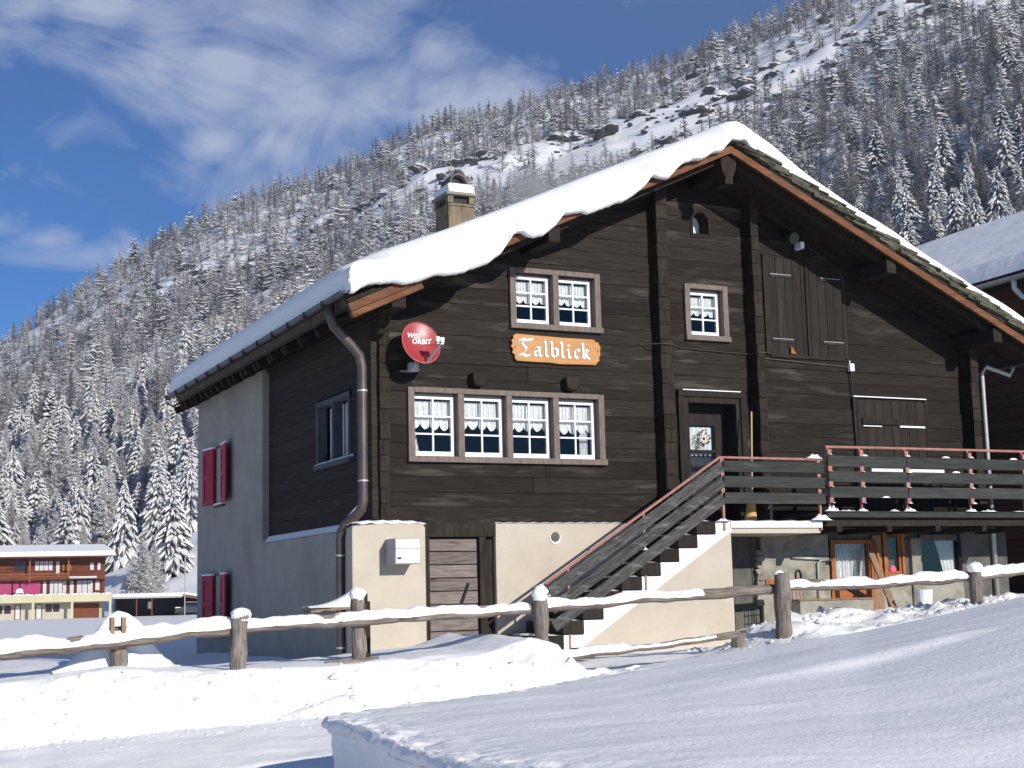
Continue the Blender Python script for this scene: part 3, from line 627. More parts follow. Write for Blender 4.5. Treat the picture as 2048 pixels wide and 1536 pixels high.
# end boards below the eave at the far end
halfpipe(XR+.06, under(XR)-.02, YF+.05, YR).obj('gutter_section', gutm, ch)
MB().tube([(gx_+.02, -.25, gz-.06), (gx_+.03, -.25, gz-.24), (-.78, -.24, gz-.36), (-.50, -.20, 4.55), (-.37, -.18, 4.42), (-.33, -.17, 4.25), (-.33, -.17, 3.3), (-.33, -.17, 2.32), (-.35, -.16, 2.20), (-.42, -.08, 2.10), (-.52, .06, 1.99), (-.56, .13, 1.88), (-.57, .14, 1.74), (-.57, .14, .6), (-.57, .14, -.2)], [.070]*15, 14).obj('downpipe', pipem, ch, smooth=True)
for a, b, c in ((-.57, .14, 1.55), (-.57, .14, .25), (-.33, -.17, 2.6), (-.33, -.17, 3.9)): MB().tube([(a, b, c-.012), (a, b, c+.012)], .078, 14).bar((a, b, c), (a+.12, b+.15, c), .015, .015).obj('pipe_clamp', greypipe, ch)
MB().tube([(-.37, -.14, 2.26), (-.42, -.08, 2.175), (-.51, .05, 2.06)], [.02, .035, .02], 8).obj('pipe_snow', snow, ch, smooth=True)
MB().tube([(12.1, -.3, under(XR)-.1), (12.05, -.25, under(XR)-.25), (11.62, -.12, 4.82), (11.55, -.08, 4.70), (11.55, -.08, 3.0), (11.55, -.08, .6)], .042, 12).obj('downpipe', greypipe, ch, smooth=True)
MB().tube([(-.02, .12, 2.2), (-.02, .12, 4.7)], .012, 6).obj('cable', greypipe, ch)
# ---- side window and red shutters
sw = MB().box(-.16, .0, .88, .96, 3.03, 4.05).box(-.16, .0, 2.42, 2.50, 3.03, 4.05).box(-.165, .0, .88, 2.50, 3.98, 4.06).box(-.19, .0, .83, 2.55, 2.98, 3.05).box(-.155, .0, 1.65, 1.73, 3.05, 3.98)
swo = sw.obj('window', mat('blue_grey_trim', (.06, .065, .075), (.10, .105, .115), .7, 4), ch, bevel=.005)
for a, b in ((.97, 1.64), (1.74, 2.41)):
    MB().box(.05, .09, a, a+.05, 3.06, 3.97).box(.05, .09, b-.05, b, 3.06, 3.97).box(.05, .09, a+.05, b-.05, 3.92, 3.97).box(.05, .09, a+.05, b-.05, 3.06, 3.12).obj('sash', whitep, swo)
    MB().box(.068, .072, a+.05, b-.05, 3.12, 3.92).obj('pane', glassm, swo)
MB().prism([(-.19, 3.052), (-.14, 3.09), (-.10, 3.095), (-.10, 3.052)], .83, 2.55, 'y').obj('sill_snow', snow, swo)
for zz0, zz1 in ((2.83, 3.93), (.33, 1.45)):
    wo = MB().box(Xm-.03, Xm+.01, 7.84, 7.88, zz0-.02, zz1+.02).box(Xm-.03, Xm+.01, 8.43, 8.47, zz0-.02, zz1+.02).box(Xm-.06, Xm+.01, 7.82, 8.49, zz0-.06, zz0-.02).box(Xm-.032, Xm+.01, 7.88, 8.43, zz1, zz1+.03).obj('small_window', conc2, ch, bevel=.004)
    MB().box(Xm-.018, Xm-.014, 7.88, 8.43, zz0, zz1).obj('inner_shade', renderm, wo)
    MB().box(Xm-.07, Xm-.0, 7.82, 8.49, zz0-.018, zz0+.012).obj('sill_snow', snow, wo)
    for hinge, sgn in ((7.86, -1), (8.45, 1)):
        ang = R(12); s_ = MB(); Lw = .60
        def PT(t, d, z_): return (Xm-.05-t*math.sin(ang)*.5-d, hinge+sgn*t*math.cos(ang), z_)
        for (t0, t1, za, zb_) in ((0, .09, zz0, zz1), (Lw-.09, Lw, zz0, zz1), (.09, Lw-.09, zz1-.1, zz1), (.09, Lw-.09, zz0, zz0+.1), (.09, Lw-.09, (zz0+zz1)/2-.05, (zz0+zz1)/2+.05)):
            vs = [PT(t, d, z_) for t in (t0, t1) for d in (0, .04) for z_ in (za, zb_)]
            s_.add(vs, [(0, 1, 3, 2), (4, 6, 7, 5), (0, 4, 5, 1), (2, 3, 7, 6), (0, 2, 6, 4), (1, 5, 7, 3)])
        s_.obj('shutter', redm, wo, bevel=.004)
        vs = [PT(t, d, z_) for t in (.085, Lw-.085) for d in (.008, .026) for z_ in (zz0+.09, zz1-.09)]
        MB().add(vs, [(0, 1, 3, 2), (4, 6, 7, 5), (0, 4, 5, 1), (2, 3, 7, 6), (0, 2, 6, 4), (1, 5, 7, 3)]).obj('shutter_panel', redm, wo)
        vs = [PT(t, d, z_) for t in (0, Lw) for d in (-.01, .05) for z_ in (zz1+.002, zz1+.035)]
        MB().add(vs, [(0, 1, 3, 2), (4, 6, 7, 5), (0, 4, 5, 1), (2, 3, 7, 6), (0, 2, 6, 4), (1, 5, 7, 3)]).obj('shutter_snow', snow, wo)
# ---- chimney
cx0, cx1, cy0, cy1 = 2.20, 2.66, 2.42, 3.0
chcm = mat('mossy_chimney', (.13, .10, .065), (.28, .23, .155), .95, 3, (4, 4, 1), bump=.01, bscale=20, c3=(.09, .085, .04), c3s=3)
chm = MB().box(cx0, cx1, cy0, cy1, 6.6, 7.62).obj('chimney', chcm, ch, bevel=.01)
for bb in ((cx0-.02, cx0+.08, cy0-.02, cy0+.1, 7.62, 7.75), (cx1-.08, cx1+.01, cy0-.02, cy0+.1, 7.62, 7.75), (cx0-.02, cx1+.01, cy1-.08, cy1, 7.62, 7.75), (cx0-.015, cx1+.005, cy0-.022, cy0-.003, 7.57, 7.60)): MB().box(*bb).obj('vent_brick', chcm, chm)
MB().box(cx0+.05, cx1-.05, cy0+.04, cy1-.1, 7.62, 7.74).obj('flue', darkm, chm)
MB().box(cx0-.06, cx1+.05, cy0-.07, cy1+.05, 7.75, 7.80).obj('cap_slab', mat('pinkish_slab', (.22, .17, .14), (.30, .24, .20), .9, 6), chm, bevel=.008)
m = MB(); 
def CSN(i, j):
    a, b = i/16*2-1, j/16*2-1; r_ = 1-max(abs(a), abs(b))**5; return ((cx0+cx1)/2+a*.28*(1-.16*(1-max(0, r_)**.3)), (cy0+cy1)/2-.01+b*.35, 7.80+.20*max(0, r_)**.55)
m.grid(CSN, 17, 17); m.obj('cap_snow', snow, chm, smooth=True)
# the half-round cowl on top
m = MB(); xc_, yc_ = (cx0+cx1)/2-.02, cy0+.02
for dy0, dy1 in ((.0, .5),):
    v = []; nn = 14
    for y in (yc_, yc_+.42):
        for rr in (.17, .14):
            for k in range(nn+1): a = math.pi*k/nn; v.append((xc_+rr*math.cos(a)*1.0, y, 7.97+rr*math.sin(a)*1.15))
    w = nn+1; f = []
    for k in range(nn): f += [(k, k+1, 2*w+k+1, 2*w+k), (w+k, 3*w+k, 3*w+k+1, w+k+1), (k, w+k, w+k+1, k+1), (2*w+k, 2*w+k+1, 3*w+k+1, 3*w+k)]
    m.add(v, f)
m.obj('cowl', mat('cowl_tile', (.09, .075, .065), (.16, .13, .11), .8, 6), chm)
MB().box(xc_-.13, xc_+.13, yc_+.12, yc_+.14, 7.9, 8.12).obj('cowl_back', darkm, chm)
m = MB(); m.grid(lambda i, j: (xc_+.175*math.cos(math.pi*(.25+.5*i/10)), yc_-.01+.44*j/6, 7.975+.205*math.sin(math.pi*(.25+.5*i/10))+.05*math.sin(math.pi*i/10)), 11, 7); m.obj('cowl_snow', snow, chm, smooth=True)
# ------------------------------------------------------------ outside stair
YO = -1.30
st = thing('staircase', 'outside stair with dark plank railing climbing to the entrance landing', 'staircase', (3.6, YO, 0))
n_ = 9; xr = [4.87-(4.87-2.24)*i/(n_-1) for i in range(n_)]; zt_ = [1.96-(1.96-.35)*i/(n_-1) for i in range(n_)]; rise = (1.96-.35)/(n_-1); run = (4.87-2.24)/(n_-1)
# saw-tooth stringer and the beige wall under it
saw = [(5.14, 1.955)]
for x, z in zip(xr, zt_): saw += [(x, z), (x, z-rise)] if True else []
pts = [(5.16, 1.955)]
for i in range(n_): pts += [(xr[i], zt_[i] if i else 1.955), (xr[i], zt_[i]-rise+.0)]
pts += [(xr[-1]-run*.9, zt_[-1]-rise), (xr[-1]-run*.9, -.1), (xr[-1]-.1, -.1)]
low = [(2.30, .03), (5.14, 1.80)]
pts2 = [p for p in pts if True][:-1]
MB().prism(pts2[:-1]+[(xr[-1]-run*.9, -.02), (2.22, -.02), (5.12, 1.79), (5.16, 1.79)], YO+.0, YO+.10, 'y').obj('stringer', whitewash, st)
MB().prism([(2.25, -.4), (5.15, -.4), (5.15, 1.80), (5.12, 1.79), (2.22, -.02), (2.22, -.4)], YO+.006, YO+.12, 'y').obj('stair_wall', beigem, st)
MB().box(5.05, 5.15, YO+.12, -.05, -.4, 1.80).obj('stair_wall', beigem, st)
for i in range(n_):
    x = xr[i]; z = zt_[i]
    t_ = MB().box(x-run*1.06, x-.002, YO-.02+rng.uniform(-.006, .006), -.14, z-rise+.012, z-.002 if i else 1.95).obj('step', boardm, st, bevel=.012)
    MB().grid(lambda a, b: (x-run*1.0+(run*.94)*a/8, YO+.0+1.1*b/10, z+.002+.028*math.sin(math.pi*a/8)**.5*(.6+.4*math.sin(a*1.1+b*2+i))*(1 if 0 < b < 10 else 0)), 9, 11).obj('step_snow', snow, t_, smooth=True)
# landing
ld = MB().box(5.14, 6.86, YO-.02, -.06, 1.86, 1.965).obj('landing_slab', whitewash, st, bevel=.01)
MB().box(5.17, 6.84, YO+.02, -.08, 1.78, 1.86).obj('landing_soffit', beigem, st)
MB().grid(lambda i, j: (5.1+1.7*i/30, YO+.0+1.15*j/12, 1.968+.018*(.5+.5*math.sin(i*.9+j*.7))*(1 if 0 < j < 12 and 0 < i < 30 else 0)), 31, 13).obj('landing_snow', snow, ld, smooth=True)
# railing planks, posts and handrail
d0 = Vector((5.00, YO-.04, 0)); slope = rise/run
def rp(x, z): return (x, YO-.04, z)
xb = 2.02
for h in (2.795, 2.56, 2.31):
    MB().bar(rp(xb+(2.795-h)*.1, h-(5.02-xb)*slope), rp(5.02, h), .035, .165).obj('rail_plank', plankg, st, bevel=.008)
    MB().box(5.03, 6.92, YO-.06, YO-.02, h-.085, h+.085).obj('rail_plank', plankd, st, bevel=.008)
MB().tube([(xb-.05, YO, 2.93-(5.0-xb+.05)*slope), (5.0, YO, 2.93), (6.93, YO, 2.93)], .022, 8).obj('handrail', rustm, st)
for x in (2.34, 3.62): 
    zb = 1.955-(4.87-x)*slope
    MB().box(x-.015, x+.015, YO-.015, YO+.015, zb-.30, 2.93-(5.0-x)*slope).obj('rail_post', rustm, st)
for x in (5.03, 6.84):
    MB().box(x-.018, x+.018, YO-.016, YO+.02, 1.82, 2.93).obj('rail_post', rustm, st)
    for h in (2.86, 2.68, 2.43): MB().box(x-.03, x+.03, YO-.022, YO+.0, h-.02, h+.05).obj('rail_bracket', rustm, st)
for x, y, z, a, b, c in ((6.78, YO, 2.955, .16, .05, .07), (6.84, YO-.02, 1.985, .20, .09, .09), (5.0, YO-.02, 1.97, .12, .05, .04), (3.62, YO-.03, 1.55, .04, .03, .03)):
    MB().grid(lambda i, j: (x+a*(i/5-1), y+b*(j/5-1), z+c*max(0, 1-((i/5-1)**2+(j/5-1)**2))**1.2*(1+.25*math.sin(i*2.1))-.01), 11, 11).obj('snow_lump', snow, st, smooth=True)
# ------------------------------------------------------------ deck on the right
dk = thing('deck', 'dark timber deck with plank railing along the right half of the front', 'deck', (9.6, YO, 2.1))
for i in range(9):
    y = YO+.02+i*.142; MB().box(6.98, 12.6, y+.004, y+.136, 2.07, 2.115).obj('floor_board', plankd, dk)
MB().box(6.96, 12.6, YO-.03, YO+.03, 2.02, 2.12).obj('edge_beam', plankd, dk, bevel=.01)
for y in (YO+.12, YO+.7): MB().box(6.96, 12.6, y-.05, y+.05, 1.89, 2.068).obj('joist', rafter, dk)
for x in (7.2, 8.2, 9.2, 10.2, 11.2): MB().box(x-.05, x+.05, YO+.0, -.05, 1.80, 1.888).obj('joist', rafter, dk)
for h in (2.905, 2.665, 2.42):
    for a, b in ((7.0, 8.58), (8.59, 12.6)): MB().box(a, b, YO-.06, YO-.022, h-.090, h+.090).obj('rail_plank', plankd, dk, bevel=.008)
MB().tube([(7.0, YO, 3.135), (8.0, YO, 3.142), (12.6, YO, 3.150)], .023, 8).obj('handrail', rustm, dk)
for x in (7.03, 7.66, 8.58, 9.92, 11.12, 12.3):
    MB().box(x-.014, x+.014, YO-.018, YO+.018, 2.05, 3.14).obj('rail_post', rustm, dk)
    for h in (3.05, 2.785, 2.542, 2.29):
        MB().box(x-.036, x+.036, YO-.07, YO-.0, h-.038, h+.045).obj('rail_bracket', rustm, dk)
        s_ = rng.choice([.25, .45, .7, .9]); o_ = rng.uniform(-.3, .6)
        MB().grid(lambda i, j: (x+.02+.050*s_*(i/4-1+o_), YO-.075+.03*(j/4-1), h-.045+.040*s_*max(0, 1-((i/4-1)**2+(j/4-1)**2))**.7*(1-.5*i/8)), 9, 9).obj('snow_lump', snow, dk, smooth=True)
for x, a, c in ((7.06, .14, .07), (7.66, .11, .04), (8.62, .14, .05), (9.92, .13, .045), (7.35, .2, .02), (10.3, .2, .03), (11.3, .5, .03), (8.3, .1, .03)):
    MB().grid(lambda i, j: (x+a*(i/6-1), YO-.02+.06*(j/5-1), 2.118+c*max(0, 1-((i/6-1)**2+(j/5-1)**2))**1.1*(1+.5*math.sin(i*1.9+x))), 13, 11).obj('snow_lump', snow, dk, smooth=True)
for x, z in ((7.72, 2.998), (9.42, 2.998), (10.9, 2.998), (9.62, 2.755), (8.12, 2.335)):
    MB().grid(lambda i, j: (x+.09*(i/4-1), YO-.05+.02*(j/3-1), z+.03*max(0, 1-((i/4-1)**2+(j/3-1)**2))**.6), 9, 7).obj('snow_lump', snow, dk, smooth=True)
for x in (12.4,): MB().box(x-.0, x+.12, -.35, -.2, .2, 1.8).obj('deck_post', rafter, dk)

# ------------------------------------------------------------ basement front under the deck (part of the chalet)
MB().box(6.40, 6.50, -.02, .12, .1, 2.0).obj('basement_wall', conc2, ch)
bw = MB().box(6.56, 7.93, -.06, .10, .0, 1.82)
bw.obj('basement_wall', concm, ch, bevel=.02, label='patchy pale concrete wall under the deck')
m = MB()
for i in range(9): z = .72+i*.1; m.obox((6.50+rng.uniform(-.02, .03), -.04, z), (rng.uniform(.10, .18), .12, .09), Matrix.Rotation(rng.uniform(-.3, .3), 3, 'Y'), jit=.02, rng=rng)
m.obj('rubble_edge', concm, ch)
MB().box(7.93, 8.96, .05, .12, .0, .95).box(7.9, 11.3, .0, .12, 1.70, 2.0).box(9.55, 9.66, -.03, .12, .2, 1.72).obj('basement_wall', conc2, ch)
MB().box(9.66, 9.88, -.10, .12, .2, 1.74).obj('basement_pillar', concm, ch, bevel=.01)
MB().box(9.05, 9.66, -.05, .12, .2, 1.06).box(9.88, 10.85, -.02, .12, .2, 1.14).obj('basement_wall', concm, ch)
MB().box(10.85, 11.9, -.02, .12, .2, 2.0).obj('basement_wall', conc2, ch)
MB().box(6.3, 12, .75, .80, -.1, 2.0).obj('basement_back', darkm, ch)
def owin(x0, x1, z0, z1, y, kind):
    w = .065; f = MB().box(x0, x0+w, y-.05, y+.05, z0, z1).box(x1-w, x1, y-.05, y+.05, z0, z1).box(x0+w, x1-w, y-.048, y+.05, z1-w, z1).box(x0+w, x1-w, y-.055, y+.05, z0, z0+w)
    f.box(x0+w+.005, x0+w+.045, y-.02, y+.03, z0+w, z1-w).box(x1-w-.045, x1-w-.005, y-.02, y+.03, z0+w, z1-w).box(x0+w+.045, x1-w-.045, y-.02, y+.03, z0+w+.001, z0+w+.04)
    o = f.obj('basement_window', orangew, ch, bevel=.004); MB().box(x0+w, x1-w, y+.01, y+.016, z0+w, z1-w).obj('pane', glassm, o); return o
w1 = owin(7.98, 8.88, .96, 1.72, .0, 0)
MB().grid(lambda i, j: (8.06+.74*i/70, .07+.022*math.sin(i*.75)+.008*math.sin(i*1.9), 1.66-.62*j/6), 71, 7).obj('curtain', lacem, w1, fix=False)
MB().box(7.98, 8.9, -.06, .04, .90, .955).obj('sill', whitewash, w1)
w2 = owin(9.08, 9.54, 1.08, 1.86, -.02, 1)
MB().box(9.12, 9.5, .06, .07, 1.1, 1.8).obj('inner_blind', conc2, w2)
w3 = MB().box(9.88, 9.93, -.02, .1, 1.14, 1.85).box(10.78, 10.85, -.02, .1, 1.14, 1.85).box(9.93, 10.78, -.018, .1, 1.80, 1.86).obj('basement_window', rafter, ch)
MB().box(9.93, 10.78, .03, .036, 1.14, 1.80).obj('pane', glassm, w3)
MB().grid(lambda i, j: (10.30+.46*i/20+(.0 if j < 1 else .20*(j/6)**.8*(1-i/20)), .09+.015*math.sin(i*1.1), 1.79-.62*j/6), 21, 7).obj('curtain', lacem, w3, fix=False)
MB().tube([(7.15, -.10, 1.43), (7.95, -.12, 1.40)], .022, 8).tube([(7.95, -.10, 1.385), (7.72, -.10, 1.385), (7.66, -.10, 1.34), (7.655, -.10, .95), (7.655, -.10, .7)], .016, 8).obj('water_pipe', greypipe, ch, smooth=True)
MB().tube([(7.27+.055*math.cos(a), -.08, 1.13+.10*math.sin(a)) for a in np.linspace(0, 6.28, 15)], .012, 6).obj('iron_ring', ironm, ch)
MB().box(8.0, 8.85, .0, .05, .1, .9).box(8.78, 8.86, -.06, .0, .1, 1.0).obj('cellar_door', orangew, ch, bevel=.006)
MB().box(8.86, 9.05, -.05, .1, .1, 1.8).obj('basement_post', brownw, ch, bevel=.006)

# ------------------------------------------------------------ things on and about the house
def P(x, y, z): return (x, y, z)
# satellite dish
ds = thing('satellite_dish', 'red satellite dish with white lettering on the upper left of the front wall', 'satellite dish', (.40, 0, 4.45))
dc = Vector((.48, -.46, 4.60)); dn = Vector((.02, -1, .34)).normalized()
rx = dn.cross(Vector((0, 0, 1))).normalized()*-1; ry = dn.cross(rx)*-1
if ry.z < 0: ry = -ry
if rx.x < 0: rx = -rx
def dp(a, b, d=0): return dc+rx*a+ry*b+dn*d
m = MB()
def DG(i, j):
    r_ = i/14; a = 2*math.pi*j/40; return dp(.295*r_*math.cos(a), .335*r_*math.sin(a), -.065*(1-r_*r_))
m.grid(DG, 15, 41)
dishm = mat('red_dish', (.30, .035, .040), (.34, .045, .048), .38, 3, spec=.5)
dd_ = m.obj('reflector', dishm, ds, smooth=True, fix=False)
sm = dd_.modifiers.new('s', 'SOLIDIFY'); sm.thickness = .006
MB().tube([dp(.297*math.cos(a), .337*math.sin(a), 0) for a in np.linspace(0, 2*math.pi, 49)], .007, 6, caps=False).obj('rim', mat('rim', (.42, .10, .10), rough=.4), ds, smooth=True)
a0 = dp(.03, -.33, -.01); a1 = dp(.13, -.20, .36)
MB().bar(a0, a1, .026, .026).obj('feed_arm', greypipe, ds)
wl = mat('lnb_white', (.78, .78, .76), rough=.4)
for k_, (u_, v_) in enumerate(((.10, -.13), (.17, -.14))):
    b_ = dp(u_, v_, .34); MB().tube([b_-Vector((0, 0, .06)), b_+Vector((0, 0, -.0)), b_+Vector((0, 0, .045))], [.022, .034, .036], 12).obj('receiver', wl, ds, smooth=False, bevel=.004)
MB().bar(dp(.07, -.17, .34), dp(.20, -.17, .34), .02, .02).obj('receiver_bar', ironm, ds)
MB().tube([(.42, -.0, 4.24), (.42, -.34, 4.24), (.42, -.38, 4.3), (.43, -.38, 4.58)], .022, 8).bar((.32, -.02, 4.24), (.52, -.02, 4.24), .05, .02).obj('mount_pole', greypipe, ds)
MB().box(.36, .50, -.34, -.20, 4.20, 4.33).obj('mount_box', mat('grey_box', (.30, .30, .29), (.5, .5, .48), .5, 6), ds, bevel=.012)
for txt, a_, b_, sz in (('WISI', -.20, .095, .095), ('ORBIT', -.125, .012, .092)):
    cu = bpy.data.curves.new('lettering', 'FONT'); cu.body = txt; cu.size = sz*1.15; cu.offset = .0022; cu.shear = .25
    to = bpy.data.objects.new('tmp', cu); C.objects.link(to); dg = bpy.context.evaluated_depsgraph_get(); me = bpy.data.meshes.new_from_object(to.evaluated_get(dg)); C.objects.unlink(to)
    m = MB(); vs = []
    for v in me.vertices:
        aa, bb = a_+v.co.x, b_+v.co.y; r2 = (aa/.295)**2+(bb/.335)**2; vs.append(dp(aa, bb, -.065*(1-r2)+.004))
    m.add(vs, [tuple(p.vertices) for p in me.polygons]); m.obj('lettering', wl, ds, fix=False)

# the name board, blackletter drawn with a broad nib
def nib(m, pts, wd=.016, ang=40, z=0, close=False):
    ang = R(ang); o = Vector((math.cos(ang), math.sin(ang)))*wd/2
    for p, q in zip(pts, pts[1:]):
        p, q = Vector(p), Vector(q); poly = [p-o, p+o, q+o, q-o]; nib.k = getattr(nib, 'k', 0)+1; zz = z-(nib.k % 9)*.00022; m.add([(v.x, zz, v.y) for v in poly], [(0, 1, 2, 3)])
def sign_letters(m, y, wd):
    # glyph strokes in units of x-height = 1; pen nib at 40 degrees
    G = {
     'T': [[(.05, 1.46), (.35, 1.62), (.62, 1.52), (.95, 1.66), (1.15, 1.60)], [(.05, 1.40), (.38, 1.54), (.62, 1.44), (1.12, 1.58)], [(.42, 1.48), (.30, 1.22), (.42, .98), (.62, .76), (.52, .46), (.36, .26)], [(.04, .10), (.30, .22), (.55, .06), (.86, .14), (1.04, .30)], [(.04, .04), (.30, .14), (.58, -.02), (.90, .10)]],
     'a': [[(.14, .80), (.34, .94), (.56, .78)], [(.50, .84), (.50, .16), (.66, .04)], [(.16, .56), (.12, .44), (.12, .20), (.26, .04), (.48, .22)], [(.12, .48), (.46, .60)], [(.16, .46), (.16, .18)]],
     'l': [[(.10, 1.50), (.20, 1.38), (.20, .16), (.36, .02)], [(.12, 1.36), (.20, 1.46)]],
     'b': [[(.10, 1.50), (.20, 1.38), (.20, .20), (.36, .02), (.62, .20), (.62, .70), (.44, .90), (.24, .76)], [(.56, .76), (.56, .18)]],
     'i': [[(.10, .86), (.22, .76), (.22, .16), (.38, .02)], [(.10, .74), (.22, .88)], [(.16, 1.26), (.28, 1.16)]],
     'c': [[(.56, .84), (.42, .92), (.20, .74), (.20, .22), (.38, .02), (.56, .16)], [(.42, .92), (.54, .72)]],
     'k': [[(.10, 1.50), (.20, 1.38), (.20, .16), (.32, .04)], [(.22, .60), (.42, .90), (.58, .78), (.50, .60), (.30, .54)], [(.36, .52), (.52, .20), (.70, .02)]],
    }
    adv = {'T': 1.12, 'a': .80, 'l': .50, 'b': .78, 'i': .52, 'c': .66, 'k': .8}
    tot = sum(adv[c] for c in 'Talblick'); sc = 1.26/tot; xh = .165; x = 2.25
    for c in 'Talblick':
        for s_ in G[c]: nib(m, [(x+p[0]*sc, 4.562+p[1]*xh) for p in s_], wd if c != 'T' else wd, 38, y)
        x += adv[c]*sc
sg = thing('name_board', 'carved honey coloured board reading Talblick between the two window rows', 'sign', (2.9, -.02, 4.66))
out = [(2.15, 4.78)]
top_ = [(2.13, 4.80), (2.17, 4.83), (2.16, 4.87), (2.22, 4.905), (2.60, 4.895), (3.0, 4.885), (3.4, 4.885), (3.58, 4.885), (3.60, 4.85), (3.66, 4.84), (3.67, 4.80), (3.70, 4.76), (3.68, 4.70), (3.69, 4.64), (3.66, 4.60), (3.67, 4.55), (3.62, 4.51), (3.60, 4.475)]
bot_ = [(3.3, 4.47), (2.95, 4.46), (2.80, 4.475), (2.4, 4.475), (2.22, 4.48), (2.18, 4.52), (2.19, 4.57), (2.14, 4.60), (2.16, 4.66), (2.12, 4.70), (2.15, 4.75)]
sgm = mat('honey_board', (.36, .145, .028), (.47, .21, .05), .45, 3.0, (1.2, 6, 10), c3=(.30, .09, .02), c3s=6, c3t=(.66, .74), spec=.4, bump=.001)
MB().prism(top_+bot_, -.062, -.03, 'y').obj('board', sgm, sg, bevel=.009)
m = MB(); sign_letters(m, -.0645, .060); m.obj('lettering_outline', mat('dark_outline', (.055, .04, .03)), sg, fix=False)
m = MB(); sign_letters(m, -.0665, .046); m.obj('lettering', mat('letter_white', (.84, .82, .76)), sg, fix=False)
for x in (2.19, 3.635): MB().tube([(x, -.06, 4.69), (x, -.068, 4.69)], .012, 8).obj('screw', ironm, sg)

# mailbox
mb = thing('mailbox', 'white fronted metal mailbox on the beige corner pillar', 'mailbox', (.17, -.22, 1.6))
mx0, mx1, mz0, mz1, my = -.02, .36, 1.40, 1.76, -.60
gm = mat('mailbox_grey', (.34, .34, .33), (.40, .40, .385), .5)
MB().box(mx0, mx1, my, -.222, mz0, mz1).obj('body', gm, mb, bevel=.006)
wf = mat('mailbox_white', (.78, .78, .77), rough=.35)
MB().box(mx0+.012, mx1-.012, my-.012, my-.001, mz0+.012, mz0+.215).obj('lower_flap', wf, mb, bevel=.004)
MB().box(mx0+.012, mx1-.012, my-.010, my-.001, mz0+.225, mz1-.012).obj('upper_flap', wf, mb, bevel=.004)
MB().box(mx0+.01, mx1-.01, my-.022, my-.012, mz0+.210, mz0+.222).obj('flap_edge', greypipe, mb)
MB().box(mx0+.03, mx0+.085, my-.03, my-.012, mz0+.07, mz0+.095).obj('lock', ironm, mb, bevel=.003)
MB().box(mx0+.15, mx1-.05, my-.013, my-.011, mz0+.24, mz0+.268).obj('name_plate', greypipe, mb)

# wreath on the door
wr = thing('door_wreath', 'round wreath of leaves and flowers on the entrance door window', 'wreath', (5.74, .26, 3.40))
wcols = [mat('leaf_green', (.06, .10, .02)), mat('leaf_dark', (.02, .05, .015)), mat('berry_red', (.32, .03, .02)), mat('dry_orange', (.38, .16, .03)), mat('blossom', (.7, .66, .6)), mat('blue_grey_leaf', (.10, .13, .18))]
for q in range(46):
    a = rng.uniform(0, 6.283); r_ = rng.uniform(.075, .145); k_ = rng.choice([0, 1, 1, 2, 3, 5, 0])
    c = Vector((5.74+r_*math.cos(a), .262+rng.uniform(-.03, .01), 3.40+r_*math.sin(a)*1.12))
    rt = Euler((rng.uniform(-.8, .8), rng.uniform(0, 6.28), rng.uniform(-.8, .8))).to_matrix()
    vs = [c+rt @ Vector(p) for p in ((-.028, 0, 0), (0, 0, -.017), (.028, 0, 0), (0, -.012, .017))]
    MB().add(vs, [(0, 1, 3), (1, 2, 3), (0, 1, 2)]).obj('leaf', wcols[k_], wr)
for q in range(7):
    a = q*6.283/7; c = Vector((5.74+.05*math.cos(a), .235, 3.40+.05*math.sin(a))); MB().obox(c, (.042, .012, .026), Matrix.Rotation(-a, 3, 'Y')).obj('petal', wcols[4], wr)
MB().tube([(5.74, .24, 3.4), (5.74, .215, 3.4)], [.032, .02], 10).obj('flower_centre', wcols[2], wr)

# broom
br = thing('broom', 'straw broom with a pale handle leaning by the entrance door', 'broom', (6.15, -.42, 1.97))
strawm = mat('straw', (.42, .26, .09), (.60, .40, .16), .9, 30, (4, 4, .5))
MB().tube([(6.17, -.44, 2.42), (6.34, -.29, 3.80)], .014, 8).obj('handle', mat('broom_handle', (.50, .33, .17), (.6, .42, .24), .6, 4), br)
MB().tube([(6.10, -.46, 1.98), (6.14, -.45, 2.30), (6.165, -.44, 2.42)], [.11, .07, .03], 12).obj('bristles', strawm, br)
MB().tube([(6.145, -.448, 2.31), (6.15, -.446, 2.33)], .07, 12).obj('binding', mat('binding', (.5, .12, .06)), br)
# bench on the deck
bn = thing('bench', 'white slatted bench with dark scrolled legs on the deck behind the railing', 'bench', (9.5, -.65, 2.115))
for z in (2.87, 2.80): MB().box(8.62, 10.2, -.44, -.41, z-.028, z+.028).obj('back_slat', whitep, bn, bevel=.006)
for y in (-.82, -.70, -.58): MB().box(8.75, 10.45, y-.045, y+.045, 2.52, 2.55).obj('seat_slat', whitep, bn, bevel=.006)
for x in (8.95, 10.1):
    MB().tube([(x-.18, -.80, 2.13), (x-.15, -.78, 2.30), (x-.05, -.7, 2.40), (x+.05, -.66, 2.40), (x+.15, -.6, 2.30), (x+.18, -.56, 2.13)], .022, 8).tube([(x, -.5, 2.45), (x, -.44, 2.6), (x, -.40, 2.9)], .018, 8).tube([(x, -.85, 2.50), (x, -.45, 2.50)], .018, 8).obj('leg', ironm, bn)
